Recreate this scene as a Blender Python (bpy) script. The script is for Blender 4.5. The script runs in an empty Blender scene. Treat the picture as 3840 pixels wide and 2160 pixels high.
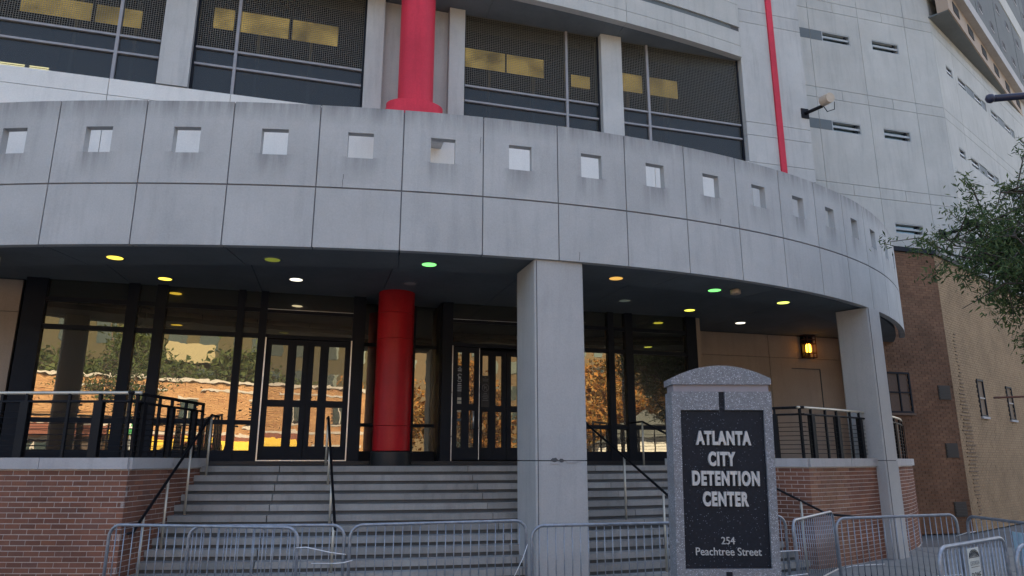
import bpy, math, random
import numpy as np
from mathutils import Vector, Matrix
random.seed(7)
R = math.radians
scene = bpy.context.scene
COL = scene.collection

# ------------------------------------------------------------------ camera, sky, sun, exposure
EYE = 1.94
cam_d = bpy.data.cameras.new("camera")
cam_d.sensor_width = 36.0
cam_d.lens = 36.0 * 706.0 / 1024.0
cam_d.clip_end = 2000
cam = bpy.data.objects.new("camera", cam_d)
cam.location = (0, 0, EYE)
cam.rotation_euler = (math.pi / 2 + 0.239, 0, 0)
COL.objects.link(cam)
scene.camera = cam

SUN_EL, SUN_AZ = 37.0, 12.0          # azimuth measured from +Y towards +X (the sun stands behind the building)
world = bpy.data.worlds.new("World")
scene.world = world
world.use_nodes = True
wn = world.node_tree
bg = wn.nodes["Background"]
sky = wn.nodes.new("ShaderNodeTexSky")
sky.sky_type = 'NISHITA'
sky.sun_disc = False
sky.sun_elevation = R(SUN_EL)
sky.sun_rotation = R(SUN_AZ)
sky.air_density = 1.0
sky.dust_density = 5.5
sky.ozone_density = 1.0
wn.links.new(sky.outputs[0], bg.inputs[0])
bg.inputs[1].default_value = 0.10
sun_d = bpy.data.lights.new("sun", 'SUN')
sun_d.energy = 4.2
sun_d.angle = R(0.5)
sun_d.color = (1.0, 0.92, 0.80)
sun = bpy.data.objects.new("sun", sun_d)
sdir = Vector((math.sin(R(SUN_AZ)) * math.cos(R(SUN_EL)), math.cos(R(SUN_AZ)) * math.cos(R(SUN_EL)), math.sin(R(SUN_EL))))
sun.rotation_euler = (-sdir).to_track_quat('-Z', 'Y').to_euler()
sun.location = (0, 30, 40)
COL.objects.link(sun)
scene.view_settings.view_transform = 'Standard'
scene.view_settings.look = 'None'
scene.view_settings.gamma = 1
scene.view_settings.exposure = 2.48
scene.view_settings.use_curve_mapping = False
scene.cycles.use_denoising = True
scene.cycles.max_bounces = 8
scene.cycles.diffuse_bounces = 4
scene.cycles.glossy_bounces = 4
scene.cycles.transparent_max_bounces = 16

# ------------------------------------------------------------------ helpers
WL = {}                                    # world location of every object made here
def link(o, parent=None):
    COL.objects.link(o)
    if parent is not None:
        o.parent = parent
    return o
def tag(o, label=None, cat=None, group=None, kind=None):
    if label: o['label'] = label
    if cat: o['category'] = cat
    if group: o['group'] = group
    if kind: o['kind'] = kind
    return o
def thing(name, loc, label, cat, group=None):
    o = bpy.data.objects.new(name, None)
    o.empty_display_size = 0.2
    o.location = loc
    WL[o.name] = Vector(loc)
    link(o)
    return tag(o, label, cat, group)

class MB:
    def __init__(s): s.v = []; s.f = []; s.uv = {}
    def add(s, vs, fs):
        b = len(s.v); s.v.extend([tuple(p) for p in vs]); s.f.extend([tuple(b + i for i in f) for f in fs]); return s
    def hexa(s, c):                        # c: 4 bottom (ccw) + 4 top
        return s.add(c, [(3, 2, 1, 0), (4, 5, 6, 7), (0, 1, 5, 4), (1, 2, 6, 5), (2, 3, 7, 6), (3, 0, 4, 7)])
    def box(s, x0, x1, y0, y1, z0, z1):
        return s.hexa([(x0, y0, z0), (x1, y0, z0), (x1, y1, z0), (x0, y1, z0), (x0, y0, z1), (x1, y0, z1), (x1, y1, z1), (x0, y1, z1)])
    def fbox(s, fr, u0, u1, n0, n1, z0, z1):
        p = fr.p
        return s.hexa([p(u0, n0, z0), p(u1, n0, z0), p(u1, n1, z0), p(u0, n1, z0), p(u0, n0, z1), p(u1, n0, z1), p(u1, n1, z1), p(u0, n1, z1)])
    def prism(s, poly, z0, z1):            # poly ccw xy list
        n = len(poly)
        vs = [(x, y, z0) for x, y in poly] + [(x, y, z1) for x, y in poly]
        fs = [tuple(range(n - 1, -1, -1)), tuple(range(n, 2 * n))] + [(i, (i + 1) % n, n + (i + 1) % n, n + i) for i in range(n)]
        return s.add(vs, fs)
    def tube(s, pts, r, seg=8, cap=True, taper=None):
        pts = [Vector(p) for p in pts]; n = len(pts); vs = []; prev = None
        for i, p in enumerate(pts):
            t = (pts[min(i + 1, n - 1)] - pts[max(i - 1, 0)])
            if t.length < 1e-9: t = Vector((0, 0, 1))
            t.normalize()
            if prev is None:
                a = Vector((0, 0, 1)) if abs(t.z) < .9 else Vector((1, 0, 0))
                x = t.cross(a).normalized()
            else:
                x = prev - t * prev.dot(t)
                if x.length < 1e-6: x = t.orthogonal()
                x.normalize()
            prev = x; y = t.cross(x)
            rr = r if taper is None else r * taper[i]
            k = 1.0
            if 0 < i < n - 1:
                c = (pts[i] - pts[i - 1]).normalized().dot((pts[i + 1] - pts[i]).normalized())
                k = 1.0 / max(.6, math.sqrt(max(0.0, (1 + c) / 2)))
            for j in range(seg):
                a = 2 * math.pi * j / seg
                vs.append(p + (x * math.cos(a) + y * math.sin(a)) * rr * (k if i not in (0, n - 1) else 1))
        fs = [(i * seg + j, i * seg + (j + 1) % seg, (i + 1) * seg + (j + 1) % seg, (i + 1) * seg + j) for i in range(n - 1) for j in range(seg)]
        if cap: fs += [tuple(range(seg - 1, -1, -1)), tuple(range((n - 1) * seg, n * seg))]
        return s.add(vs, fs)
    def lathe(s, cx, cy, prof, seg=40):    # prof: list of (r, z) bottom to top
        vs = [(cx + r * math.cos(2 * math.pi * j / seg), cy + r * math.sin(2 * math.pi * j / seg), z) for r, z in prof for j in range(seg)]
        n = len(prof)
        fs = [(i * seg + j, i * seg + (j + 1) % seg, (i + 1) * seg + (j + 1) % seg, (i + 1) * seg + j) for i in range(n - 1) for j in range(seg)]
        fs += [tuple(range(seg - 1, -1, -1)), tuple(range((n - 1) * seg, n * seg))]
        return s.add(vs, fs)
    def grid(s, P, nc, nr, mask=None, uv=None):     # solid plate: P(c, r, side) gives the corner, cells nc x nr, mask(c, r) True = solid
        m = lambda c, r: 0 <= c < nc and 0 <= r < nr and (mask is None or mask(c, r))
        idx = {}
        b = len(s.v)
        def g(c, r, k):
            q = (c, r, k)
            if q not in idx:
                idx[q] = len(s.v); s.v.append(tuple(P(c, r, k)))
                if uv: s.uv[idx[q]] = uv(c, r)
            return idx[q]
        for c in range(nc):
            for r in range(nr):
                if not m(c, r): continue
                s.f.append((g(c, r, 0), g(c + 1, r, 0), g(c + 1, r + 1, 0), g(c, r + 1, 0)))
                s.f.append((g(c, r, 1), g(c, r + 1, 1), g(c + 1, r + 1, 1), g(c + 1, r, 1)))
                if not m(c - 1, r): s.f.append((g(c, r, 0), g(c, r + 1, 0), g(c, r + 1, 1), g(c, r, 1)))
                if not m(c + 1, r): s.f.append((g(c + 1, r, 0), g(c + 1, r, 1), g(c + 1, r + 1, 1), g(c + 1, r + 1, 0)))
                if not m(c, r - 1): s.f.append((g(c, r, 0), g(c, r, 1), g(c + 1, r, 1), g(c + 1, r, 0)))
                if not m(c, r + 1): s.f.append((g(c, r + 1, 0), g(c + 1, r + 1, 0), g(c + 1, r + 1, 1), g(c, r + 1, 1)))
        return s
    def mesh(s, name, off=Vector((0, 0, 0)), smooth=False):
        me = bpy.data.meshes.new(name)
        me.from_pydata([(p[0] - off[0], p[1] - off[1], p[2] - off[2]) for p in s.v], [], s.f)
        if smooth:
            me.polygons.foreach_set('use_smooth', [True] * len(me.polygons))
        me.update()
        if s.uv:
            ul = me.uv_layers.new(name='panel')
            for lp in me.loops: ul.data[lp.index].uv = s.uv.get(lp.vertex_index, (0, 0))
        return me
    def build(s, name, mat, parent=None, smooth=False, loc=None):
        if parent is not None: off = WL[parent.name]
        else: off = Vector(loc) if loc is not None else Vector((0, 0, 0))
        me = s.mesh(name, off, smooth)
        if smooth == 'auto':
            try: me.set_sharp_from_angle(angle=R(35))
            except Exception: pass
        me.materials.append(mat)
        o = bpy.data.objects.new(name, me)
        if parent is None: o.location = off
        WL[o.name] = Vector(off)
        return link(o, parent)
def inst(name, me, parent, M):             # a piece sharing mesh data, M its world matrix
    o = bpy.data.objects.new(name, me)
    link(o, parent)
    o.matrix_local = Matrix.Translation(-WL[parent.name]) @ M
    WL[o.name] = WL[parent.name]
    return o

class Fr:                                   # vertical building face: u along it, n behind it, z up
    def __init__(s, ox, oy, hd):
        s.o = (ox, oy); s.c, s.s = math.cos(R(hd)), math.sin(R(hd)); s.hd = hd
    def p(s, u, n, z): return (s.o[0] + u * s.c - n * s.s, s.o[1] + u * s.s + n * s.c, z)
    def M(s, u, n, z): return Matrix.Translation(s.p(u, n, z)) @ Matrix.Rotation(R(s.hd), 4, 'Z')

# ------------------------------------------------------------------ materials
def newmat(name):
    m = bpy.data.materials.new(name); m.use_nodes = True
    nt = m.node_tree
    return m, nt, nt.nodes, nt.links, nt.nodes["Principled BSDF"]
def N(nodes, t, **k):
    n = nodes.new(t)
    for a, v in k.items(): setattr(n, a, v)
    return n
def ramp(nodes, stops):
    r = nodes.new("ShaderNodeValToRGB")
    el = r.color_ramp.elements
    while len(el) < len(stops): el.new(0.5)
    for e, (p, c) in zip(el, stops):
        e.position = p; e.color = (*c, 1) if len(c) == 3 else c
    return r
def mixc(nodes, links, fac, a, b, mode='MIX'):
    m = nodes.new("ShaderNodeMix"); m.data_type = 'RGBA'; m.blend_type = mode
    for sock, v in ((m.inputs[0], fac), (m.inputs[6], a), (m.inputs[7], b)):
        if hasattr(v, 'links'): links.new(v, sock)
        elif isinstance(v, (int, float)): sock.default_value = v
        else: sock.default_value = (*v, 1)
    return m.outputs[2]
def coords(nodes, links, scale=(1, 1, 1), kind='Object'):
    tc = nodes.new("ShaderNodeTexCoord"); mp = nodes.new("ShaderNodeMapping")
    mp.inputs['Scale'].default_value = scale
    links.new(tc.outputs[kind], mp.inputs[0])
    return mp.outputs[0]
def noise(nodes, links, vec, scale, detail=4, rough=.55):
    n = nodes.new("ShaderNodeTexNoise")
    n.inputs['Scale'].default_value = scale; n.inputs['Detail'].default_value = detail; n.inputs['Roughness'].default_value = rough
    links.new(vec, n.inputs['Vector'])
    return n.outputs[0]
def bump(nodes, links, bsdf, h, strength=.2, dist=.01):
    b = nodes.new("ShaderNodeBump"); b.inputs['Strength'].default_value = strength; b.inputs['Distance'].default_value = dist
    links.new(h, b.inputs['Height']); links.new(b.outputs[0], bsdf.inputs['Normal'])
def concrete(name, col, var=.10, stain=.35, rough=.85, grain=40, objvar=.08, streak=.5, runs=False):
    m, nt, nd, lk, bs = newmat(name)
    v = coords(nd, lk)
    big = noise(nd, lk, v, .9, 5, .6)
    lo = tuple(c * (1 - var) for c in col); hi = tuple(min(1, c * (1 + var)) for c in col)
    r1 = ramp(nd, [(.3, lo), (.7, hi)]); lk.new(big, r1.inputs[0])
    vs = coords(nd, lk, (3.5, 3.5, .35))
    st = noise(nd, lk, vs, 1.6, 6, .65)
    r2 = ramp(nd, [(.50, (1, 1, 1)), (.78, tuple(1 - stain * x for x in (1.0, 1.0, .95)))]); lk.new(st, r2.inputs[0])
    c = mixc(nd, lk, streak, r1.outputs[0], r2.outputs[0], 'MULTIPLY')
    g = noise(nd, lk, v, grain, 3, .7)
    r3 = ramp(nd, [(.25, (.88, .88, .88)), (.75, (1.08, 1.08, 1.08))]); lk.new(g, r3.inputs[0])
    c = mixc(nd, lk, .8, c, r3.outputs[0], 'MULTIPLY')
    if runs:                                # rain marks below the top edge and below the holes (object z runs up from the soffit)
        tc = nd.new("ShaderNodeUVMap"); tc.uv_map = 'panel'; sx = nd.new("ShaderNodeSeparateXYZ"); lk.new(tc.outputs[0], sx.inputs[0])
        top = ramp(nd, [(.86, (0, 0, 0)), (1.0, (1.0,) * 3)]); lk.new(sx.outputs[1], top.inputs[0])
        hv = ramp(nd, [(.44, (0, 0, 0)), (.60, (.75,) * 3), (.634, (.9,) * 3), (.637, (0, 0, 0))]); lk.new(sx.outputs[1], hv.inputs[0])
        hu = ramp(nd, [(.24, (0, 0, 0)), (.36, (1, 1, 1)), (.60, (1, 1, 1)), (.74, (0, 0, 0))]); lk.new(sx.outputs[0], hu.inputs[0])
        hole_m = mixc(nd, lk, 1.0, hv.outputs[0], hu.outputs[0], 'MULTIPLY')
        band = mixc(nd, lk, 1.0, top.outputs[0], hole_m, 'ADD')
        vv = coords(nd, lk, (5, 5, .25)); sn = noise(nd, lk, vv, 1.5, 5, .7)
        rs = ramp(nd, [(.28, (0, 0, 0)), (.66, (1, 1, 1))]); lk.new(sn, rs.inputs[0])
        mk = mixc(nd, lk, 1.0, band, rs.outputs[0], 'MULTIPLY')
        c = mixc(nd, lk, mk, c, tuple(x * .50 for x in col))
    oi = nd.new("ShaderNodeObjectInfo")
    r4 = ramp(nd, [(0, (1 - objvar,) * 3), (1, (1 + objvar,) * 3)]); lk.new(oi.outputs['Random'], r4.inputs[0])
    c = mixc(nd, lk, 1.0, c, r4.outputs[0], 'MULTIPLY')
    lk.new(c, bs.inputs['Base Color'])
    bs.inputs['Roughness'].default_value = rough
    bs.inputs['Specular IOR Level'].default_value = .25
    bump(nd, lk, bs, g, .25, .006)
    return m
def plain(name, col, rough=.5, metal=0.0, var=.08, scale=6, spec=.5):
    m, nt, nd, lk, bs = newmat(name)
    v = coords(nd, lk)
    n = noise(nd, lk, v, scale, 5, .6)
    r = ramp(nd, [(.3, tuple(c * (1 - var) for c in col)), (.7, tuple(min(1, c * (1 + var)) for c in col))]); lk.new(n, r.inputs[0])
    lk.new(r.outputs[0], bs.inputs['Base Color'])
    rr = ramp(nd, [(.3, (max(0, rough - .08),) * 3), (.7, (min(1, rough + .08),) * 3)]); lk.new(n, rr.inputs[0])
    lk.new(rr.outputs[0], bs.inputs['Roughness'])
    bs.inputs['Metallic'].default_value = metal
    bs.inputs['Specular IOR Level'].default_value = spec
    return m
def brickmat(name, cols, island=False, grime=.35, tint=None):
    m, nt, nd, lk, bs = newmat(name)
    if island:
        src = nd.new("ShaderNodeNewGeometry").outputs['Random Per Island']
    else:
        src = nd.new("ShaderNodeObjectInfo").outputs['Random']
    st = [(i / max(1, len(cols) - 1), c) for i, c in enumerate(cols)]
    r = ramp(nd, st); lk.new(src, r.inputs[0])
    tc = nd.new("ShaderNodeNewGeometry").outputs['Position']
    n = noise(nd, lk, tc, 1.1, 5, .6)
    r2 = ramp(nd, [(.35, (1, 1, 1)), (.75, (1 - grime,) * 3)]); lk.new(n, r2.inputs[0])
    c = mixc(nd, lk, 1, r.outputs[0], r2.outputs[0], 'MULTIPLY')
    g = noise(nd, lk, tc, 60, 3, .7)
    r3 = ramp(nd, [(.25, (.8, .8, .8)), (.75, (1.12, 1.12, 1.12))]); lk.new(g, r3.inputs[0])
    c = mixc(nd, lk, .8, c, r3.outputs[0], 'MULTIPLY')
    lk.new(c, bs.inputs['Base Color'])
    bs.inputs['Roughness'].default_value = .9
    bs.inputs['Specular IOR Level'].default_value = .2
    bump(nd, lk, bs, g, .3, .004)
    return m
def emit(name, col, strength):
    m, nt, nd, lk, bs = newmat(name)
    bs.inputs['Base Color'].default_value = (*[min(.8, c * .6) for c in col], 1)
    bs.inputs['Emission Color'].default_value = (*col, 1)
    bs.inputs['Emission Strength'].default_value = strength
    return m
def glass(name, refl, tint, wav=.0, base=(.012, .013, .014), trans=0.0, wscale=1.2, rough=0.0, ior=1.5):
    m, nt, nd, lk, bs = newmat(name)
    bs.inputs['Base Color'].default_value = (*base, 1); bs.inputs['Roughness'].default_value = .25
    out = nd["Material Output"]
    gl = nd.new("ShaderNodeBsdfGlossy"); gl.inputs['Color'].default_value = (*tint, 1); gl.inputs['Roughness'].default_value = rough
    fr = nd.new("ShaderNodeFresnel"); fr.inputs[0].default_value = ior
    ad = N(nd, "ShaderNodeMath", operation='ADD'); ad.use_clamp = True
    lk.new(fr.outputs[0], ad.inputs[0]); ad.inputs[1].default_value = refl
    mx = nd.new("ShaderNodeMixShader")
    lk.new(ad.outputs[0], mx.inputs[0])
    if trans > 0:
        tr = nd.new("ShaderNodeBsdfTransparent"); tr.inputs[0].default_value = (.75, .78, .76, 1)
        m2 = nd.new("ShaderNodeMixShader"); m2.inputs[0].default_value = trans
        lk.new(bs.outputs[0], m2.inputs[1]); lk.new(tr.outputs[0], m2.inputs[2]); lk.new(m2.outputs[0], mx.inputs[1])
    else:
        lk.new(bs.outputs[0], mx.inputs[1])
    lk.new(gl.outputs[0], mx.inputs[2]); lk.new(mx.outputs[0], out.inputs[0])
    if wav > 0:
        v = nd.new("ShaderNodeNewGeometry").outputs['Position']
        n = noise(nd, lk, v, wscale, 2, .5)
        b = nd.new("ShaderNodeBump"); b.inputs['Strength'].default_value = 1.0; b.inputs['Distance'].default_value = wav
        lk.new(n, b.inputs['Height']); lk.new(b.outputs[0], gl.inputs['Normal'])
    return m
def granite(name, base, fleck, dens=.5, scale=55):
    m, nt, nd, lk, bs = newmat(name)
    v = coords(nd, lk)
    vo = nd.new("ShaderNodeTexVoronoi"); vo.inputs['Scale'].default_value = scale; lk.new(v, vo.inputs['Vector'])
    sep = nd.new("ShaderNodeSeparateColor"); lk.new(vo.outputs['Color'], sep.inputs[0])
    r = ramp(nd, [(dens, (0, 0, 0)), (dens + .04, (1, 1, 1))]); lk.new(sep.outputs[0], r.inputs[0])
    rd = ramp(nd, [(.30, (1, 1, 1)), (.42, (0, 0, 0))]); lk.new(vo.outputs['Distance'], rd.inputs[0])
    f = mixc(nd, lk, 1, r.outputs[0], rd.outputs[0], 'MULTIPLY')
    big = noise(nd, lk, v, 30, 4, .7)
    rb = ramp(nd, [(.3, tuple(c * .7 for c in base)), (.7, tuple(c * 1.25 for c in base))]); lk.new(big, rb.inputs[0])
    c = mixc(nd, lk, f, rb.outputs[0], fleck)
    lk.new(c, bs.inputs['Base Color']); bs.inputs['Roughness'].default_value = .55; bs.inputs['Specular IOR Level'].default_value = .25
    return m
def leafmat(name, cols, trans=.25):
    m, nt, nd, lk, bs = newmat(name)
    src = nd.new("ShaderNodeNewGeometry").outputs['Random Per Island']
    r = ramp(nd, [(i / (len(cols) - 1), c) for i, c in enumerate(cols)]); lk.new(src, r.inputs[0])
    lk.new(r.outputs[0], bs.inputs['Base Color']); bs.inputs['Roughness'].default_value = .6
    bs.inputs['Specular IOR Level'].default_value = .2
    tr = nd.new("ShaderNodeBsdfTranslucent"); lk.new(r.outputs[0], tr.inputs[0])
    mx = nd.new("ShaderNodeMixShader"); mx.inputs[0].default_value = trans
    lk.new(bs.outputs[0], mx.inputs[1]); lk.new(tr.outputs[0], mx.inputs[2]); lk.new(mx.outputs[0], nd["Material Output"].inputs[0])
    return m
M = {}
M['fascia'] = concrete('fascia_concrete', (.435, .428, .412), .09, .30, streak=.55, objvar=.03, runs=True)
M['column'] = concrete('column_concrete', (.425, .412, .395), .08, .3, streak=.45, objvar=.02)
M['wall'] = concrete('wall_concrete', (.455, .445, .425), .08, .35, streak=.6, objvar=.03)
M['wallb'] = concrete('white_wall_concrete', (.68, .66, .62), .05, .25, streak=.4, objvar=.03)
M['tower'] = concrete('tower_concrete', (.455, .445, .415), .08, .32, streak=.55, objvar=.03)
M['beige'] = concrete('beige_concrete', (.40, .31, .24), .08, .25, objvar=.03)
M['coping'] = concrete('coping_concrete', (.42, .40, .39), .08, .4, objvar=.06)
M['step'] = concrete('step_concrete', (.305, .292, .27), .20, .55, streak=.5, objvar=.12)
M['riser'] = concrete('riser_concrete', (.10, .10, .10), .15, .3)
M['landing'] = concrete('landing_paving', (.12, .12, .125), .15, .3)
M['pave'] = concrete('pavement_concrete', (.19, .195, .19), .14, .3, objvar=.05)
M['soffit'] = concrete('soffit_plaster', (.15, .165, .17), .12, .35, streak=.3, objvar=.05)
M['sealant'] = plain('grey_sealant', (.17, .17, .18), .85)
M['gasket'] = plain('joint_sealant', (.07, .07, .075), .8)
M['strip'] = plain('grey_inset_panel', (.11, .125, .13), .7)
M['ovgrey'] = concrete('grey_panel_concrete', (.13, .14, .14), .1, .3)
M['scar'] = plain('stained_mortar', (.17, .115, .075), .95)
M['vent'] = plain('brown_vent_metal', (.065, .055, .045), .8)
M['frame'] = plain('dark_bronze_metal', (.009, .011, .017), .6, 0.0, spec=.2)
M['framegrey'] = plain('grey_window_metal', (.27, .255, .26), .5, 0.0)
M['slotframe'] = plain('pale_grey_metal', (.36, .37, .37), .5)
M['alu'] = plain('bright_aluminium', (.62, .62, .62), .35, 0.9)
M['steel'] = plain('stainless_steel', (.58, .53, .43), .4, 0.5)
M['rail'] = plain('black_rail_metal', (.008, .008, .010), .55, 0.0, spec=.2)
M['galv'] = plain('galvanised_steel', (.27, .29, .32), .42, 0.5, .25, 14)
M['mortar'] = plain('mortar', (.50, .44, .40), .95, 0, .15, 20)
M['brick'] = brickmat('red_brick', [(.175, .08, .055), (.23, .102, .068), (.265, .118, .076), (.20, .098, .072), (.29, .12, .07)])
M['brickt'] = brickmat('orange_tan_brick', [(.24, .115, .075), (.31, .16, .10), (.34, .18, .115), (.27, .14, .10)])  # paler, more orange palette for the front run of the right terrace wall
M['bricki'] = brickmat('red_brick_joined', [(.175, .08, .055), (.23, .102, .068), (.265, .118, .076), (.20, .098, .072), (.29, .12, .07)], True)
M['wing'] = brickmat('brown_brick', [(.185, .10, .06), (.225, .12, .072), (.25, .135, .08), (.205, .115, .07)], True, .45)
M['tanb'] = brickmat('painted_tan_brick', [(.365, .245, .14), (.385, .26, .148), (.35, .235, .135)], True, .3)
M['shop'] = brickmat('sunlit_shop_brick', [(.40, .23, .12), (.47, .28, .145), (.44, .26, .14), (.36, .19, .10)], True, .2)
M['wingm'] = plain('dark_mortar', (.13, .085, .06), .95, 0, .15, 20)
M['tanm'] = plain('tan_mortar', (.21, .145, .09), .95, 0, .15, 20)
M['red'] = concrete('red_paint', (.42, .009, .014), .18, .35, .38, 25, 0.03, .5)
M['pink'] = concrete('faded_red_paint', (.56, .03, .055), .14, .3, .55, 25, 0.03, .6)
M['black'] = plain('black_base', (.012, .012, .014), .5)
M['gran'] = granite('grey_granite', (.20, .20, .208), (.56, .57, .60), .70, 85)
M['grand'] = granite('black_granite', (.007, .010, .017), (.18, .21, .26), .93, 85)
M['letter'] = plain('silver_letter', (.46, .45, .43), .5, 0.1)
M['store'] = glass('storefront_glass', .20, (1.0, .87, .62), .0008, wscale=2.6)
M['doorglass'] = glass('door_glass', .12, (1.0, .86, .62), .0007, wscale=2.6)
M['blackglass'] = glass('black_glass', -.01, (.9, .95, 1), 0, base=(.008, .008, .009), ior=1.3)
M['upglass'] = glass('window_glass', -.02, (.9, .95, 1.0), 0, trans=.9, ior=1.25)
M['lowglass'] = glass('obscured_glass', -.25, (.6, .56, .48), 0, base=(.036, .034, .030), trans=.35, ior=1.2)
M['slot'] = glass('slot_glass', .10, (.75, .95, 1), 0, base=(.03, .05, .055))
M['wire'] = plain('wire_mesh', (.15, .135, .11), .6, .1)
M['dark'] = plain('dark_interior', (.015, .015, .015), .9)
M['lamp_y'] = emit('yellow_light_panel', (1.0, .66, .20), .085)
_nt = M['lamp_y'].node_tree; _v = _nt.nodes.new("ShaderNodeNewGeometry").outputs['Position']
_n = noise(_nt.nodes, _nt.links, _v, 1.3, 3, .6); _r = ramp(_nt.nodes, [(.32, (.03,) * 3), (.70, (.15,) * 3)])
_nt.links.new(_n, _r.inputs[0]); _nt.links.new(_r.outputs[0], _nt.nodes["Principled BSDF"].inputs['Emission Strength'])
M['tube_y'] = emit('fluorescent_tube', (1.0, .85, .45), 2.0)
M['ivory'] = plain('ivory_housing', (.50, .40, .30), .5)
M['asphalt'] = plain('asphalt', (.05, .05, .052), .9, 0, .25, 25)
M['white'] = plain('white_paint', (.75, .75, .73), .5)
M['tie'] = plain('white_plastic', (.78, .78, .78), .4)
M['bark'] = plain('bark', (.07, .055, .042), .95, 0, .3, 20)
M['leaf'] = leafmat('green_leaf', [(.030, .055, .022), (.050, .088, .030), (.080, .122, .040), (.125, .155, .060)])
M['leafd'] = leafmat('dark_leaf', [(.03, .05, .018), (.05, .075, .025), (.075, .10, .03)])
M['leafo'] = leafmat('autumn_leaf', [(.22, .09, .02), (.34, .15, .03), (.26, .16, .05), (.16, .12, .04)])

# ------------------------------------------------------------------ plan curve of the rotunda (canopy face)
JO = {-7: (-16.631, 12.552), -6: (-15.359, 12.044), -5: (-14.061, 11.604), -4: (-12.743, 11.232), -3: (-11.407, 10.929), -2: (-10.056, 10.697),
      -1: (-8.696, 10.536), 0: (-7.329, 10.447), 1: (-5.911, 10.428), 2: (-4.513, 10.473), 3: (-3.138, 10.585), 4: (-1.793, 10.764),
      5: (-.482, 11.012), 6: (.788, 11.329), 7: (2.012, 11.715), 8: (3.183, 12.167), 9: (4.296, 12.685), 10: (5.342, 13.264),
      11: (6.317, 13.9), 12: (7.215, 14.589), 13: (8.033, 15.324), 14: (8.819, 16.164), 15: (9.53, 17.067), 16: (10.162, 18.028),
      17: (10.709, 19.04), 18: (11.168, 20.094)}
JMIN, JMAX = -6, 17
def ring0(t):
    i = int(math.floor(t)); i = max(JMIN, min(JMAX - 1, i)); f = t - i
    p0, p1, p2, p3 = (Vector(JO[k]) for k in (i - 1, i, i + 1, i + 2))
    q = .5 * ((2 * p1) + (p2 - p0) * f + (2 * p0 - 5 * p1 + 4 * p2 - p3) * f * f + (3 * p1 - p0 - 3 * p2 + p3) * f ** 3)
    d = .5 * ((p2 - p0) + 2 * (2 * p0 - 5 * p1 + 4 * p2 - p3) * f + 3 * (3 * p1 - p0 - 3 * p2 + p3) * f * f)
    return q, d.normalized()
def ring(t, o):                             # point at curve parameter t, o metres inside the face
    q, d = ring0(t)
    return (q.x - d.y * o, q.y + d.x * o)
ZB, ZM, ZT = 5.18, 6.183, 7.62
LAND = 1.834
FF = Fr(-2.5, 16.5, 16)                     # upper facade face, u = 0 on the red column
NG = -.87                                   # storefront glass line in FF

# ------------------------------------------------------------------ ground, road, pavement
def struct(name, mb, mat, parent=None):
    o = mb.build(name, mat, parent)
    if parent is None: o['kind'] = 'structure'
    return o
struct('ground', MB().box(-300, 300, -300, 300, -.6, -.16), plain('earth', (.16, .15, .12), .95, 0, .3, 3))
struct('road', MB().box(-120, 120, -10.5, 3.2, -.15, -.146 + .02), M['asphalt'])
sw = struct('pavement', MB().box(-60, 60, 3.5, 40, -.15, -.03), M['riser'])
struct('kerb', MB().box(-60, 60, 3.2, 3.5, -.15, .002), M['pave'])
slab = MB().box(.006, 1.494, .006, 1.494, -.05, 0).mesh('paving_slab'); slab.materials.append(M['pave'])
for i in range(-8, 10):
    for j in range(0, 9):
        if -5 < i < 2 and j > 5: continue
        inst('paving_slab', slab, sw, Matrix.Translation((i * 1.5, 3.6 + j * 1.5, random.uniform(-.003, .003))))
struct('far_pavement', MB().box(-80, 80, -20.5, -10.8, -.15, -.01), M['pave'])
struct('far_kerb', MB().box(-80, 80, -10.8, -10.5, -.15, .004), M['coping'])

# ------------------------------------------------------------------ stairs and landing
NS, TR, RI = 12, .19, .153
O0 = 2.42
def side(a, b, p): return (b[0] - a[0]) * (p[1] - a[1]) - (b[1] - a[1]) * (p[0] - a[0])
def cross_t(a, b, o, lo, hi):
    f0 = side(a, b, ring(lo, o))
    for _ in range(50):
        mid = (lo + hi) / 2
        f = side(a, b, ring(mid, o))
        if (f > 0) == (f0 > 0): lo = mid
        else: hi = mid
    return lo
LFa, LFb = (-5.62, 10.3), (-5.50, 13.2)     # left flank wall line
RFa, RFb = (6.05, 13.38), (2.60, 15.39)     # right flank wall line
JA = ((-4.15, 13.1), (-3.85, 11.2)); JB = ((-.97, 13.7), (.08, 11.85)); JC = ((1.5, 14.3), (2.6, 12.9))
def strip(o_out, o_in, ta, tb, ta2, tb2, z0, z1, n=10):
    a = [ring(ta + (tb - ta) * i / n, o_out) for i in range(n + 1)]
    b = [ring(ta2 + (tb2 - ta2) * i / n, o_in) for i in range(n + 1)]
    mb = MB()
    vs = [(x, y, z) for z in (z0, z1) for x, y in a + b]
    m = n + 1; fs = []
    for i in range(n):
        fs += [(i, i + m, i + 1 + m, i + 1), (2 * m + i, 2 * m + i + 1, 3 * m + i + 1, 3 * m + i),
               (i, i + 1, 2 * m + i + 1, 2 * m + i), (m + i, 3 * m + i, 3 * m + i + 1, m + i + 1)]
    fs += [(0, 2 * m, 3 * m, m), (n, n + m, n + 3 * m, n + 2 * m)]
    return mb.add(vs, fs)
stair_core = MB()
lims = lambda o: (cross_t(LFa, LFb, o, -.5, 3.5), cross_t(RFa, RFb, o, 4, 12.5))
for k in range(NS):
    o = O0 - TR * k + .035
    l0, r0 = lims(o); l1, r1 = lims(3.0)
    z = LAND - RI * k
    s = strip(o, 3.0, l0 - .1, r0 + .1, l1 - .1, r1 + .1, z - RI, z - .097, 24)
    stair_core.add(s.v, s.f)
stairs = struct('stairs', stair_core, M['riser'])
WL['stairs'] = Vector((0, 0, 0))
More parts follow.
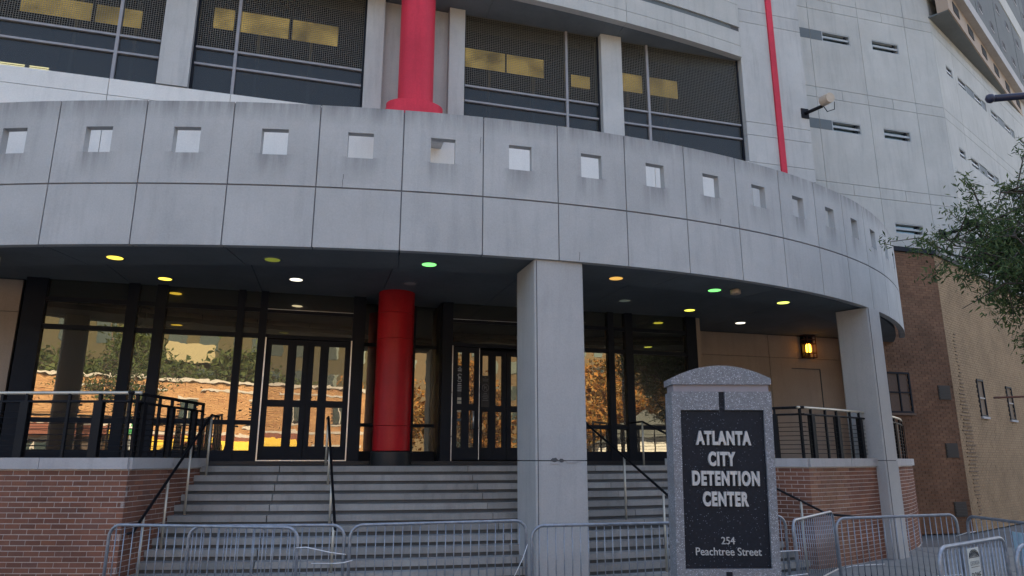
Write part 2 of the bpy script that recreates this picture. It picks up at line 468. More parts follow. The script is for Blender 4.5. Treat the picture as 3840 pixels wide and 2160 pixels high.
for k in range(NS):
    o = O0 - TR * k; oi = o + TR + .03
    z = LAND - RI * k + random.uniform(-.002, .002)
    bo = [lims(o)[0]] + [cross_t(*J, o, 0.5, 10) for J in (JA, JB, JC)] + [lims(o)[1]]
    bi = [lims(oi)[0]] + [cross_t(*J, oi, 0.5, 10) for J in (JA, JB, JC)] + [lims(oi)[1]]
    for q in range(4):
        g = .006
        d = random.uniform(-.006, .006)
        strip(o + d, oi, bo[q] + g, bo[q + 1] - g, bi[q] + g, bi[q + 1] - g, z - .098, z, 14).build('step_slab', M['step'], stairs)
CL, CR = None, None
tl = cross_t(LFa, LFb, .22, -.5, 3.5); CL = ring(tl, .22)
tr = cross_t(RFa, RFb, .22, 4, 12.5); CR = ring(tr, .22)
ltop = ring(lims(O0 + .2)[0], O0 + .2); rtop = ring(lims(O0 + .2)[1], O0 + .2)
tl2, tr2 = lims(O0 + .22)
out = [ring(-6 + (tl + 6) * i / 20, .3) for i in range(20)] + [ring(tl - .16, .32), ring(tl2 - .1, O0 + .22)] + [ring(tl2 + (tr2 - tl2) * i / 20, O0 + .22) for i in range(21)] + [ring(tr2 + .1, O0 + .22), ring(tr + .2, .32)]
out += [ring(tr + (17 - tr) * i / 14, .3) for i in range(2, 15)] + [FF.p(14.5, 3.2, 0)[:2], FF.p(-14.5, 3.2, 0)[:2]]
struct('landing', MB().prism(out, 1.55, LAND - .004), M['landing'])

# ------------------------------------------------------------------ brick terrace walls with coping
BW, BH, BC, BL = .215, .0635, .0745, .225
bm_ = MB().box(-BW / 2, BW / 2, 0, .09, 0, BH).mesh('brick'); bm_.materials.append(M['brick'])
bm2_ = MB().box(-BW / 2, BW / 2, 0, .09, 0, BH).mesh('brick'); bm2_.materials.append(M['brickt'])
def poly_path(pts):
    pts = [Vector(p) for p in pts]
    L = [0]
    for a, b in zip(pts, pts[1:]): L.append(L[-1] + (b - a).length)
    def f(s):
        s = max(0, min(L[-1] - 1e-6, s))
        for i in range(len(L) - 1):
            if s <= L[i + 1]:
                d = (pts[i + 1] - pts[i]).normalized()
                return pts[i] + d * (s - L[i]), d
    return f, L[-1]
def off_line(pts, o):                      # shift a plan polyline outwards (to its right) by o
    res = []
    for i, p in enumerate(pts):
        a = Vector(pts[max(0, i - 1)]); b = Vector(pts[min(len(pts) - 1, i + 1)])
        d = (b - a).normalized(); res.append((p[0] + d.y * o, p[1] - d.x * o))
    return res
def ribbon(pts, o1, o2, z0, z1):
    a, b = off_line(pts, o1), off_line(pts, o2)
    m = len(pts); mb = MB()
    vs = [(x, y, z) for z in (z0, z1) for x, y in a + b]; fs = []
    for i in range(m - 1):
        fs += [(i, i + m, i + 1 + m, i + 1), (2 * m + i, 2 * m + i + 1, 3 * m + i + 1, 3 * m + i),
               (i, i + 1, 2 * m + i + 1, 2 * m + i), (m + i, 3 * m + i, 3 * m + i + 1, m + i + 1)]
    n = m - 1
    fs += [(0, 2 * m, 3 * m, m), (n, n + m, n + 3 * m, n + 2 * m)]
    return mb.add(vs, fs)
COPT, COPB = 1.972, 1.812
def brick_wall(label, runs, cap, zvis, key):
    L0 = runs[0][0][0]
    t = thing('brick_terrace_wall', (L0[0], L0[1], 0), label, 'brick wall')
    core = MB()
    for pts, ax in runs:
        r = ribbon(pts, -.005, -.30, -.05, COPB); core.add(r.v, r.f)
    core.build('wall_core', M['mortar'], t)
    ones, rest = [], MB()
    cand = []
    for ri, (pts, ax) in enumerate(runs):
        f, L = poly_path(pts)
        for c in range(24):
            z = .012 + c * BC
            corner_first = ri == 1                       # the corner is at the end of the first run and the start of the second
            head = (c % 2 == 0) == corner_first          # header (brick end) or stretcher at the corner
            s, first = 0.0, True
            while s < L - .03:
                w = .10 if (first and head) else BW
                w = min(w, L - s)
                m = s + w / 2
                p, d = f(m if corner_first else L - m)
                cand.append((p.x, p.y, z, d, ri, w)); s += w + .011; first = False
    cand.sort(key=key)
    for i, (x, y, z, d, ri, w) in enumerate(cand):
        Mx = Matrix.Translation((x, y, z)) @ Matrix.Rotation(math.atan2(d.y, d.x), 4, 'Z') @ Matrix.Translation((0, random.uniform(-.003, .003), 0)) @ Matrix.Diagonal((w / BW, 1, 1, 1))
        if i < cap:
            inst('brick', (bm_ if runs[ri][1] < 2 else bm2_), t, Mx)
        else:
            hb = MB().box(-BW / 2, BW / 2, 0, .09, 0, BH)
            rest.add([Mx @ Vector(v) for v in hb.v], hb.f)
    if rest.v:
        o = rest.build('brick_field', M['bricki'], t); o['kind'] = 'stuff'
    for pts, ax in runs:
        f, L = poly_path(pts); n = max(1, round(L / 1.3)); e = L / n
        for i in range(n):
            a, b = i * e + .004, (i + 1) * e - .004
            m = max(2, int((b - a) / .25) + 1)
            pp = [f(a + (b - a) * j / (m - 1))[0] for j in range(m)]
            ribbon([(p.x, p.y) for p in pp], .045, -.34, COPB, COPT + random.uniform(-.002, .002)).build('coping_stone', M['coping'], t)
    return t
lf = [ring(-1.6 + (tl + 1.6) * i / 14, .22) for i in range(15)]
lk_ = [CL, ltop]
rk_ = [rtop, CR]
rf = [ring(tr + (16.6 - tr) * i / 24, .22) for i in range(25)]
brick_wall('red brick terrace wall with pale coping left of the stairs', [(lf, 0), (lk_, 1)], 300, .3,
           lambda b: (b[2] < .25, b[0] < -7.5, b[4] == 1 and b[1] > 12.4, b[1]))
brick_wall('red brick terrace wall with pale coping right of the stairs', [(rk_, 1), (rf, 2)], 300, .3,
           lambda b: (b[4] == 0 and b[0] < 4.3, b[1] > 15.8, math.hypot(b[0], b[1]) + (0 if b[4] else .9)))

# ------------------------------------------------------------------ guard rails on the coping
def resample(pts, step):
    f, L = poly_path(pts); n = max(1, round(L / step))
    return [f(L * i / n)[0] for i in range(n + 1)], f, L
def guard(label, runs, zt=2.93):
    p0 = runs[0][0][0]
    t = thing('guard_rail', (p0[0], p0[1], COPT), label, 'railing')
    for ri, (pts, posts) in enumerate(runs):
        line = off_line(pts, -.13)
        rs, f, L = resample(line, .3)
        tp = [(p.x, p.y, zt) for p in rs]
        MB().tube(tp, .026, 8).build('top_rail', M['steel'] if ri == 0 else M['rail'], t, True)
        MB().tube([(x, y, zt - .13) for x, y, z in tp], .022, 6).build('middle_rail', M['rail'], t, True)
        for k in range(8):
            z = COPT + .09 + k * .083
            MB().tube([(p[0], p[1], z) for p in tp], .006, 5).build('cable', M['rail'], t)
        for s, w in posts:
            p, d = f(s * L)
            a = math.atan2(d.y, d.x)
            Mx = Matrix.Translation((p.x, p.y, COPT)) @ Matrix.Rotation(a, 4, 'Z')
            if w > .05:
                mb = MB().box(-w / 2, w / 2, -.05, -.035, 0, zt - COPT - .13).box(-w / 2, w / 2, .035, .05, 0, zt - COPT - .13).box(-.02, .02, -.02, .02, 0, zt - COPT)
            else:
                mb = MB().box(-w / 2, w / 2, -.02, .02, 0, zt - COPT - .01)
            mb.v = [tuple(Mx @ Vector(v)) for v in mb.v]
            mb.build('post', M['rail'], t)
    return t
lfg = [p for p in lf if p[0] > -9.5]
guard('black guard rail with cables on the wall left of the stairs',
      [(lf, [(.30, .13), (.45, .04), (.55, .13), (.72, .04), (.84, .13), (.985, .04)]), (lk_, [(.02, .05), (.17, .10), (.37, .04), (.53, .10), (.73, .04), (.86, .09), (.99, .05)])])
guard('black guard rail with cables on the wall right of the stairs',
      [(rf, [(.01, .05), (.06, .10), (.13, .04), (.19, .10), (.27, .04), (.33, .10), (.42, .04), (.5, .1), (.6, .04), (.7, .1), (.82, .04), (.95, .1)]),
       (rk_, [(.01, .05), (.2, .04), (.4, .09), (.6, .04), (.8, .09), (.97, .04)])])

# ------------------------------------------------------------------ stair handrails
def stair_z(p):                            # tread level below a plan point
    best = 1e9; bo = 0
    for i in range(0, 240):
        t = -.5 + i * .05
        q = ring(t, 0); d = math.hypot(q[0] - p[0], q[1] - p[1])
        if d < best: best = d
    k = math.ceil((O0 - best) / TR - 1e-6)
    k = max(0, min(NS, k))
    return LAND - RI * k
def handrail(label, a, b, za, zb_, posts, ext=None, cat='handrail'):
    t = thing('stair_handrail', (a[0], a[1], za - .9), label, cat, 'handrails on the entrance stairs')
    A, B = Vector((a[0], a[1], za)), Vector((b[0], b[1], zb_))
    d = (B - A)
    flat = Vector((d.x, d.y, 0)).normalized()
    pts = [A - flat * .28 - Vector((0, 0, .02)), A, B] + ([B + flat * .10 - Vector((0, 0, .05)), Vector(ext)] if ext else [B + flat * .12])
    MB().tube(pts, .021, 8).build('rail', M['rail'], t, True)
    for s in posts:
        p = A + d * s if s >= 0 else A - flat * .2
        MB().tube([(p.x, p.y, stair_z((p.x, p.y))), (p.x, p.y, p.z - .01)], .02, 8).build('post', M['steel'], t, True)
    return t
handrail('handrail beside the left brick flank of the stairs', (-5.33, 12.72), (-5.42, 10.62), 2.72, .93, (0.0, .30, .60, .88))
handrail('handrail running down the middle of the stairs before the double doors', (-3.42, 13.35), (-2.62, 11.0), 2.72, .95, (0.0, .30, .60, .9))
handrail('handrail running down the stairs just right of the big square column', (1.35, 14.0), (2.95, 11.85), 2.72, 1.0, (.0, .42, .75, .97))
handrail('handrail beside the right brick flank of the stairs', (2.72, 15.0), (5.55, 13.25), 2.72, 1.05, (0.0, .33, .66, .9), ext=(6.05, 12.75, .98))

# ------------------------------------------------------------------ round canopy over the entrance
canopy = thing('entrance_canopy', (*ring(6, 0), ZB), 'round concrete canopy with square holes in its parapet over the stairs', 'canopy')
GAP = .0075
cf = [0, .17, .334, .49, .644, .82, 1.0]
def curved_plate(i, rows, hole):
    def P(c, r, k):
        t = i + GAP + (1 - 2 * GAP) * cf[c]
        x, y = ring(t, (.13 if k else 0.0)); return (x, y, rows[r])
    return MB().grid(P, 6, len(rows) - 1, (lambda c, r: not (r == 1 and c in (2, 3))) if hole else None, lambda c, r: (cf[c], (rows[r] - ZB) / 2.44))
backing = MB()
for i in range(JMIN, JMAX):
    up = curved_plate(i, [ZM + .014, 6.715, 7.16, ZT + random.uniform(-.003, .003)], True).build('parapet_panel', M['fascia'], canopy)
    curved_plate(i, [ZB, ZM - .014], False).build('fascia_panel', M['fascia'], canopy)
    s = strip(.022, .12, i - .05, i + .05, i - .05, i + .05, ZB + .02, ZT - .03, 2); backing.add(s.v, s.f)
    s = strip(.022, .12, i, i + 1, i, i + 1, ZM - .09, ZM + .09, 4); backing.add(s.v, s.f)
backing.build('joint_backing', M['sealant'], canopy)
# hairline cracks in the panels
for t0, z0, z1 in ((3.30, ZM + .02, 6.42), (6.28, ZB + .01, ZB + .17), (4.955, 6.95, 7.25), (8.62, ZM + .02, ZM + .12)):
    pts = []
    for k in range(7):
        x, y = ring(t0 + .012 * k / 6 + random.uniform(-.006, .006), -.0005); pts.append((x, y, z0 + (z1 - z0) * k / 6))
    MB().tube(pts, .0035, 4).build('crack', M['gasket'], canopy)
# soffit: outer band flush with the fascia, inner field one step higher, running to the glass
ZS1, ZS2 = ZB + .022, 5.46
for i in range(JMIN, JMAX, 2):
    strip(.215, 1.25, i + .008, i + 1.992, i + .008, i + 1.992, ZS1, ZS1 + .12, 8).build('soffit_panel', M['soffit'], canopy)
inner = MB()
for i in range(JMIN, JMAX, 2):
    a = [ring(i + .006 + (1.988) * j / 6, 1.1) for j in range(7)]
    ub = [((p[0] + 2.5) * FF.c + (p[1] - 16.5) * FF.s) * .92 for p in a]
    b = [FF.p(u, 3.3, 0)[:2] for u in ub]
    mb = MB(); m = 7
    vs = [(x, y, z) for z in (ZS2, ZS2 + .1) for x, y in a + b]; fs = []
    for j in range(6):
        fs += [(j, j + m, j + 1 + m, j + 1), (2 * m + j, 2 * m + j + 1, 3 * m + j + 1, 3 * m + j), (j, j + 1, 2 * m + j + 1, 2 * m + j), (m + j, 3 * m + j, 3 * m + j + 1, m + j + 1)]
    fs += [(0, 2 * m, 3 * m, m), (6, 6 + m, 6 + 3 * m, 6 + 2 * m)]
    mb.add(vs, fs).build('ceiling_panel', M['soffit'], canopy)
deck = [ring(JMIN + (JMAX - JMIN) * i / 60, .2) for i in range(61)] + [FF.p(13, .02, 0)[:2], FF.p(-13, .02, 0)[:2]]
MB().prism(deck, 6.22, 6.36).build('roof_deck', M['coping'], canopy)
# downlights
def downlight(x, y, z, col, strength, label):
    t = thing('ceiling_downlight', (x, y, z), label, 'downlight', 'downlights in the canopy ceiling')
    MB().lathe(x, y, [(.128, z - .006), (.150, z - .012), (.160, z - .004), (.160, z + .01)], 28).build('trim_ring', M['strip'], t, True)
    MB().lathe(x, y, [(.124, z - .009), (.124, z - .005)], 28).build('lens', emit('downlight_lens', col, strength * .32), t)
Y_, YG, G_, W_, O_ = (1.0, .72, .08), (.65, .72, .10), (.22, 1.0, .22), (1, .95, .75), (1.0, .55, .12)
for px, py, z, c, s, lb in (
    (-6.58, 11.25, ZS1, Y_, 1.1, 'yellow downlight nearest the canopy edge above the left terrace'),
    (-6.93, 13.66, ZS2, Y_, 1.3, 'yellow downlight deeper in the canopy above the left glass'),
    (-4.01, 11.37, ZS1, YG, .12, 'dim yellow green downlight near the canopy edge above the left steps'),
    (-4.33, 13.72, ZS2, W_, 1.3, 'white downlight in front of the closed double doors'),
    (-1.42, 11.67, ZS1, G_, 1.0, 'green downlight near the canopy edge left of the big column'),
    (-2.09, 14.05, ZS2, (.3, .3, .3), .02, 'unlit downlight just before the red column under the canopy'),
    (1.92, 12.62, ZS1, O_, .5, 'orange downlight just right of the big square column'),
    (2.56, 15.65, ZS2, (.5, .6, .5), .05, 'unlit downlight above the right steps near the glass'),
    (4.0, 13.56, ZS1, G_, .9, 'green downlight above the sign beside the smoke detector'),
    (4.29, 16.70, ZS2, (.85, .85, .1), 1.1, 'yellow downlight nearest the right end of the glass'),
    (5.78, 14.69, ZS1, (.8, .9, .15), 1.2, 'yellow downlight nearest the slim right column'),
    (6.03, 18.33, ZS2, W_, 1.4, 'white downlight beside the beige concrete wall')):
    downlight(px, py, z, c, s, lb)
tag(MB().lathe(4.39, 13.50, [(.09, ZS1 - .10), (.10, ZS1 - .09), (.10, ZS1 - .02), (.07, ZS1)], 20).build('smoke_detector', M['ivory'], None, True),
    'small pale round detector on the canopy ceiling above the sign', 'detector')

# ------------------------------------------------------------------ square concrete columns
def column(cx, cy, hd, L, W, label, joint, brk=False):
    t = thing('concrete_column', (cx, cy, 0), label, 'column', 'columns carrying the canopy')
    fr = Fr(cx, cy, hd)
    ch = .03
    def sect(e): return [fr.p(u, n, 0)[:2] for u, n in ((ch + e, 0 + e), (L - ch - e, 0 + e), (L - e, ch + e), (L - e, W - ch - e), (L - ch - e, W - e), (ch + e, W - e), (0 + e, W - ch - e), (0 + e, ch + e))]
    MB().prism(sect(0), -.05, joint - .008).build('lower_shaft', M['column'], t)
    MB().prism(sect(0), joint + .008, ZB - .004).build('upper_shaft', M['column'], t)
    MB().prism(sect(.02), joint - .03, joint + .03).build('joint', M['gasket'], t)
    # arris strip down the front corner
    p = fr.p(.015, .015, 0)
    MB().tube([(fr.p(.032, -.001, 0)[0], fr.p(.032, -.001, 0)[1], 0), (fr.p(.032, -.001, 0)[0], fr.p(.032, -.001, 0)[1], ZB - .02)], .007, 6).build('corner_joint', M['gasket'], t)
    if brk:                                # spalled concrete at the joint
        sp = MB()
        for u, w, z, h in ((.30, .13, joint + .01, .045), (.42, .10, joint + .005, .03)):
            pts = [(u - w / 2 + w * j / 7 , z + h * math.sin(math.pi * j / 7) * random.uniform(.6, 1.1)) for j in range(8)]
            low = [(a, z - .028 * math.sin(math.pi * j / 7) - .004) for j, (a, b) in enumerate(pts)][::-1]
            ring_ = pts + low
            vs = [fr.p(a, -.006, b) for a, b in ring_] + [fr.p(a, .02, b) for a, b in ring_]
            n = len(ring_)
            sp.add(vs, [tuple(range(n))[::-1], *[(i, (i + 1) % n, n + (i + 1) % n, n + i) for i in range(n)]])
        sp.build('spalled_edge', M['riser'], t)
        pl = MB()
        for u0, u1, z0, z1 in ((.50, .66, joint - .035, joint - .003), (.24, .36, joint - .055, joint - .03), (.665, .72, joint - .032, joint - .006)):
            vs = [(u0, z0 + .008), ((u0 + u1) / 2, z0), (u1, z0 + .004), (u1 + .008, z1), (u0 - .006, z1)]
            P = [fr.p(a, -.012, b) for a, b in vs] + [fr.p(a, .01, b) for a, b in vs]
            pl.add(P, [tuple(range(5))[::-1], *[(i, (i + 1) % 5, 5 + (i + 1) % 5, 5 + i) for i in range(5)]])
        pl.build('loose_plaster', M['coping'], t)
    return t
column(.375, 11.265, 17, .863, 1.0, 'big square grey column with a chipped joint in front of the stairs', 1.93, True)
column(7.75, 15.06, 40, .60, .72, 'slim square grey column standing against the right brick terrace wall', 1.93)
column(-8.93, 10.72, -3, .5, .5, 'square grey column at the left edge of the picture', 1.93)

# ------------------------------------------------------------------ red columns
def red_column(cx, cy, r, z0, z1, joints, base, label, mat):
    t = thing('red_column', (cx, cy, z0), label, 'column')
    zs = [z0] + joints + [z1]
    for a, b in zip(zs, zs[1:]):
        MB().lathe(cx, cy, [(r - .006, a + .002), (r, a + .008), (r, b - .008), (r - .006, b - .002)], 48).build('column_drum', mat, t, 'auto')
    MB().lathe(cx, cy, [(r - .012, z0), (r - .012, z1)], 40).build('core', M['black'], t, True)
    if base == 'black':
        MB().lathe(cx, cy, [(r + .03, z0 - .29), (r + .03, z0 - .02), (r - .02, z0)], 40).build('base', M['black'], t, 'auto')
    else:
        for k, (rr, a, b) in enumerate(((.79, 10.1, 10.20), (.70, 10.20, 10.43))):
            mb = MB().lathe(0, 0, [(rr, a - (.22 if k == 0 else 0)), (rr, b)], 72)
            mb.v = [FF.p(x - .07, y * .66 - .55, z) for x, y, z in mb.v]
            mb.build('base_ring', mat, t)
    return t
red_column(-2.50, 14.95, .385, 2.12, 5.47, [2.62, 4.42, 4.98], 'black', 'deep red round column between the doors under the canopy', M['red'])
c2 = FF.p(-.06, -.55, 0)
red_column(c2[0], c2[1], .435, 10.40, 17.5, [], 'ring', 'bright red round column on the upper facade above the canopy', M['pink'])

# ------------------------------------------------------------------ upper facade
hall = thing('upper_hall_facade', FF.p(0, 0, 0), 'pale concrete upper facade with caged windows above the round canopy', 'building')
def fpanel(fr, u0, u1, z0, z1, n, th, mat, parent, hole=None, name='wall_panel', g=.007):
    if hole is None:
        return MB().fbox(fr, u0 + g, u1 - g, n, n + th, z0 + g, z1 - g).build(name, mat, parent)
    us = [u0 + g, hole[0], hole[1], u1 - g]; zs = [z0 + g, hole[2], hole[3], z1 - g]
    return MB().grid(lambda c, r, k: fr.p(us[c], n + (th if k else 0), zs[r]), 3, 3, lambda c, r: not (c == 1 and r == 1)).build(name, mat, parent)
HTOP = 24.0
wins = [(-9.82, -6.02, -6.99), (-5.35, -1.31, -4.39), (1.28, 5.23, 4.24), (5.86, 9.82, 6.75)]
# mass behind (roof, floors and back)
MB().fbox(FF, -12.05, 12.05, 5.2, 14, 0, HTOP).fbox(FF, -12.05, 12.05, .30, 5.2, 17.5, HTOP).fbox(FF, -12.05, 12.05, .12, 5.2, 5.75, 10.38).fbox(FF, -12.05, -9.9, .12, 5.2, 10.3, 17.6).fbox(FF, 9.9, 12.05, .12, 5.2, 10.3, 17.6).fbox(FF, -9.9, 9.9, .32, 5.2, 13.9, 17.6).build('inner_mass', M['dark'], hall)
base_u = [-12.1, -9.85, -6.99, -4.39, -1.75, 1.75, 4.24, 6.75, 9.84, 12.1]
for a, b in zip(base_u, base_u[1:]):
    mw = M['wall'] if abs(a + b) > 19 else M['wallb']
    fpanel(FF, a, b, 10.02, 10.44, 0, .3, mw, hall)
    fpanel(FF, a, b, 5.6, 10.02, 0, .3, mw, hall)
for a, b, n in ((-6.02, -5.35, -.03), (-1.31, -.86, -.03), (.86, 1.28, -.03), (5.23, 5.86, -.03)):
    MB().fbox(FF, a, b, n, .5, 10.46, 13.8).build('pier', M['wall'], hall)
MB().fbox(FF, -.87, .87, .22, .5, 10.44, 13.8).build('niche_wall', M['wall'], hall)
MB().fbox(FF, -.8, .7, -1.02, -.01, 9.66, 9.875).build('pedestal_slab', M['wall'], hall)
for s in (-1, 1):
    zs = [10.44, 11.31, 11.73, 15.11, 15.55, 18.8, 19.2, HTOP]
    for a, b in zip(zs, zs[1:]):
        u = sorted((s * 9.84, s * 12.1))
        fpanel(FF, u[0], u[1], a, b, 0, .3, M['wall'], hall)
u = 10.98
MB().fbox(FF, 10.885, 11.075, -.06, .02, 7.0, HTOP).build('red_stripe', M['pink'], hall)
# bowed overhang above the windows
def bow(u): return -1.05 + .0100 * u * u
def bow_plate(u0, u1, z0, z1, n0, th, seg=6):
    return MB().grid(lambda c, r, k: FF.p(u0 + (u1 - u0) * c / seg, bow(u0 + (u1 - u0) * c / seg) + n0 + (th if k else 0), (z0, z1)[r]), seg, 1)
bu = [-9.83, -5.73, -1.9, 1.9, 5.73, 9.83]
for a, b in zip(bu, bu[1:]):
    for z0, z1 in ((13.80, 14.17), (14.17, 14.66), (14.82, 15.6), (15.6, 19.0), (19.0, HTOP)):
        bow_plate(a + .006, b - .006, z0 + (.006 if z0 > 13.9 else 0), z1 - .006, 0, .2).build('overhang_panel', M['tower'], hall)
    e = .3
    bow_plate(max(a, -9.5), min(b, 9.5), 14.655, 14.825, .05, .12).build('dark_inset', M['strip'], hall)
    bow_plate(a, b, 13.9, HTOP - .1, .06, .1).build('overhang_backing', M['gasket'], hall)
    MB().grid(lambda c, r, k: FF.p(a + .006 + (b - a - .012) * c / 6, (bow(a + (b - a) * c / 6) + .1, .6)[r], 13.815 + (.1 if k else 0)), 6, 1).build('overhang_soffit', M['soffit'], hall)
for s in (-1, 1): MB().fbox(FF, *sorted((s * 9.70, s * 9.83)), bow(9.83) + .1, .02, 13.83, HTOP).build('overhang_return', M['tower'], hall)
# windows
for wi, (a, b, mu) in enumerate(wins):
    NW = .20
    wdw = MB().fbox(FF, a, a + .055, NW - .04, NW + .06, 10.45, 13.8).fbox(FF, b - .055, b, NW - .04, NW + .06, 10.45, 13.8).fbox(FF, a + .055, b - .055, NW - .04, NW + .06, 10.452, 10.48).build('window', M['frame'], hall)
    MB().fbox(FF, mu - .035, mu + .035, NW - .07, NW + .05, 10.48, 13.8).build('mullion', M['framegrey'], wdw)
    for z in (11.21, 11.65):
        for u0, u1 in ((a + .055, mu - .036), (mu + .036, b - .055)):
            MB().fbox(FF, u0, u1, NW - .06, NW + .045, z - .025, z + .025).build('glazing_bar', M['framegrey'], wdw)
    for u0, u1 in ((a + .055, mu - .036), (mu + .036, b - .055)):
        for z0, z1, mt in ((10.48, 11.185, 'lowglass'), (11.235, 11.625, 'lowglass'), (11.675, 13.8, 'upglass')):
            MB().fbox(FF, u0, u1, NW, NW + .012, z0, z1).build('pane', M[mt], wdw)
    ms = MB(); du = .052
    x = a + .08
    while x < b - .06:
        ms.fbox(FF, x - .0042, x + .0042, NW - .030, NW - .022, 11.68, 13.8); x += du
    z = 11.7
    while z < 13.78:
        ms.fbox(FF, a + .06, b - .06, NW - .034, NW - .026, z - .004, z + .004); z += du
    o = ms.build('wire_mesh', M['wire'], wdw); o['kind'] = 'stuff'
    # hanging light panels and beams inside
    for u0, u1, z0, z1 in {0: ((-9.6, -8.05, 13.0, 13.5), (-7.95, -6.9, 13.0, 13.5)), 1: ((-5.2, -4.7, 13.35, 13.95), (-4.6, -3.3, 13.35, 13.95), (-3.2, -2.0, 13.35, 13.95)),
                           2: ((1.45, 2.81, 13.33, 13.93), (2.87, 4.02, 13.33, 13.93), (4.9, 5.5, 13.2, 13.6)), 3: ((6.1, 7.27, 13.32, 13.92), (7.38, 8.5, 13.32, 13.92))}[wi]:
        MB().fbox(FF, u0, u1, 1.5, 1.53, z0 - .28, z1 - .28).build('light_panel', M['lamp_y'], wdw)
    for u0 in (a + 1.2, a + 2.6):
        MB().fbox(FF, u0, u0 + .08, 2.2, 2.4, 11.4, 13.9).build('inner_post', M['framegrey'], wdw)
    for u0, u1 in ((a + .1, mu - .1), (mu + .1, (mu + b) / 2), ((mu + b) / 2 + .06, b - .1)):
        MB().fbox(FF, u0, u1, .45, .47, 13.50, 13.82).build('blind', plain('taupe_blind', (.11, .10, .085), .9), wdw)
for u0, u1 in ((-9.9, -9.05), (-8.95, -8.55)):
    for dz in (0, .045): MB().fbox(FF, u0, u1, .9, .92, 10.90 + dz, 10.918 + dz).build('light_tube', M['tube_y'], hall)

# ------------------------------------------------------------------ storefront under the canopy
store = thing('glass_storefront', FF.p(0, NG, LAND), 'dark framed glass storefront with mirrored panes under the canopy', 'storefront')
SIL, TR1, TR2, HD = 2.13, 4.50, 5.05, 5.455
def mul(u0, u1, z0=LAND, z1=HD, n0=-.09, n1=.07, name='mullion', mat='frame'):
    return MB().fbox(FF, u0, u1, NG + n0, NG + n1, z0, z1).build(name, M[mat], store)
for u0, u1 in ((-7.62, -7.25), (-5.80, -5.60), (-5.27, -5.07), (-3.69, -3.55), (-3.24, -3.09), (-1.30, -1.04), (.69, .93), (4.75, 4.90), (5.21, 5.40), (6.88, 7.16), (3.0, 3.15)):
    mul(u0, u1)
def bay(u0, u1, zs, tint='store', low=True):
    # rails
    MB().fbox(FF, u0, u1, NG - .07, NG + .06, LAND, SIL).build('sill', M['frame'], store)
    for z in zs: MB().fbox(FF, u0, u1, NG - .06, NG + .05, z - .045, z + .045).build('transom', M['frame'], store)
    e = [SIL] + zs + [HD]
    for i in range(len(e) - 1):
        a = e[i] + (.045 if i else 0); b = e[i + 1] - (.045 if i + 1 < len(e) - 1 else 0)
        w = random.uniform(-.004, .004); v = random.uniform(-.003, .003)
        us = [u0, u1]
        MB().grid(lambda c, r, k: FF.p(us[c], NG + (.012 if k else 0) + w * (c - .5) + v * (r - .5), (a, b)[r]), 1, 1).build('pane', M[tint], store)
for u0, u1 in ((-7.25, -5.80), (-5.60, -5.27), (-5.07, -3.69), (-3.55, -3.24), (3.15, 4.75), (4.90, 5.21), (5.40, 6.88)):
    bay(u0, u1, [2.69, TR1, TR2])
# recessed bay behind the red column
MB().fbox(FF, -1.04, .69, NG + .55, NG + .68, LAND, SIL).build('sill', M['frame'], store)
for u0, u1 in ((-1.04, -.42), (-.34, .10), (.18, .69)):
    for a, b in ((SIL, 2.66), (2.73, TR1 - .04), (TR1 + .04, HD)):
        MB().fbox(FF, u0, u1, NG + .60, NG + .612, a, b).build('pane', M['store'], store)
    for z in (2.695, TR1): MB().fbox(FF, u0, u1, NG + .57, NG + .66, z - .035, z + .04).build('transom', M['frame'], store)
for u in (-.38, .14): MB().fbox(FF, u - .04, u + .04, NG + .56, NG + .67, LAND, HD).build('mullion', M['frame'], store)
for u in (-1.04, .69): MB().fbox(FF, u - .02, u + .02, NG + .07, NG + .6, LAND, HD).build('return_panel', M['frame'], store)
MB().fbox(FF, -7.7, 7.2, NG - .16, NG - .1, LAND - .002, LAND + .085).build('threshold', M['black'], store)
MB().fbox(FF, -7.7, 7.2, NG + .72, NG + .80, LAND, HD).build('inner_screen', M['dark'], store)
# double doors
def door_leaf(fr, u0, u1, mu, name='door_leaf'):
    zb_, zt_ = LAND + .11, 4.44
    st = .11
    lf_ = MB().fbox(fr, u0, u0 + st, -.03, .03, zb_, zt_).fbox(fr, u1 - st, u1, -.03, .03, zb_, zt_).fbox(fr, u0 + st, u1 - st, -.03, .03, zb_, zb_ + .27).fbox(fr, u0 + st, u1 - st, -.03, .03, zt_ - .12, zt_) \
        .fbox(fr, u0 + st, u1 - st, -.03, .03, 3.02, 3.16).fbox(fr, mu - .09, mu + .09, -.028, .028, zb_ + .27, 3.02).fbox(fr, mu - .09, mu + .09, -.028, .028, 3.16, zt_ - .12)
    o = lf_.build(name, M['frame'], store)
    for a, b in ((u0 + st, mu - .09), (mu + .09, u1 - st)):
        for z0, z1 in ((zb_ + .27, 3.02), (3.16, zt_ - .12)):
            MB().fbox(fr, a, b, -.006, .006, z0, z1).build('pane', M['doorglass'], o)
    return o
DF = Fr(*FF.p(0, NG, 0)[:2], 16)
door_leaf(DF, -3.06, -2.195, -2.53); door_leaf(DF, -2.185, -1.32, -1.86)
for u in (-3.075, -1.305): MB().fbox(DF, u - .012, u + .012, -.10, -.06, LAND + .08, 4.46).build('jamb_strip', M['alu'], store)
MB().fbox(DF, -3.06, -1.32, -.10, -.02, LAND + .085, LAND + .105).build('door_sill', M['alu'], store)
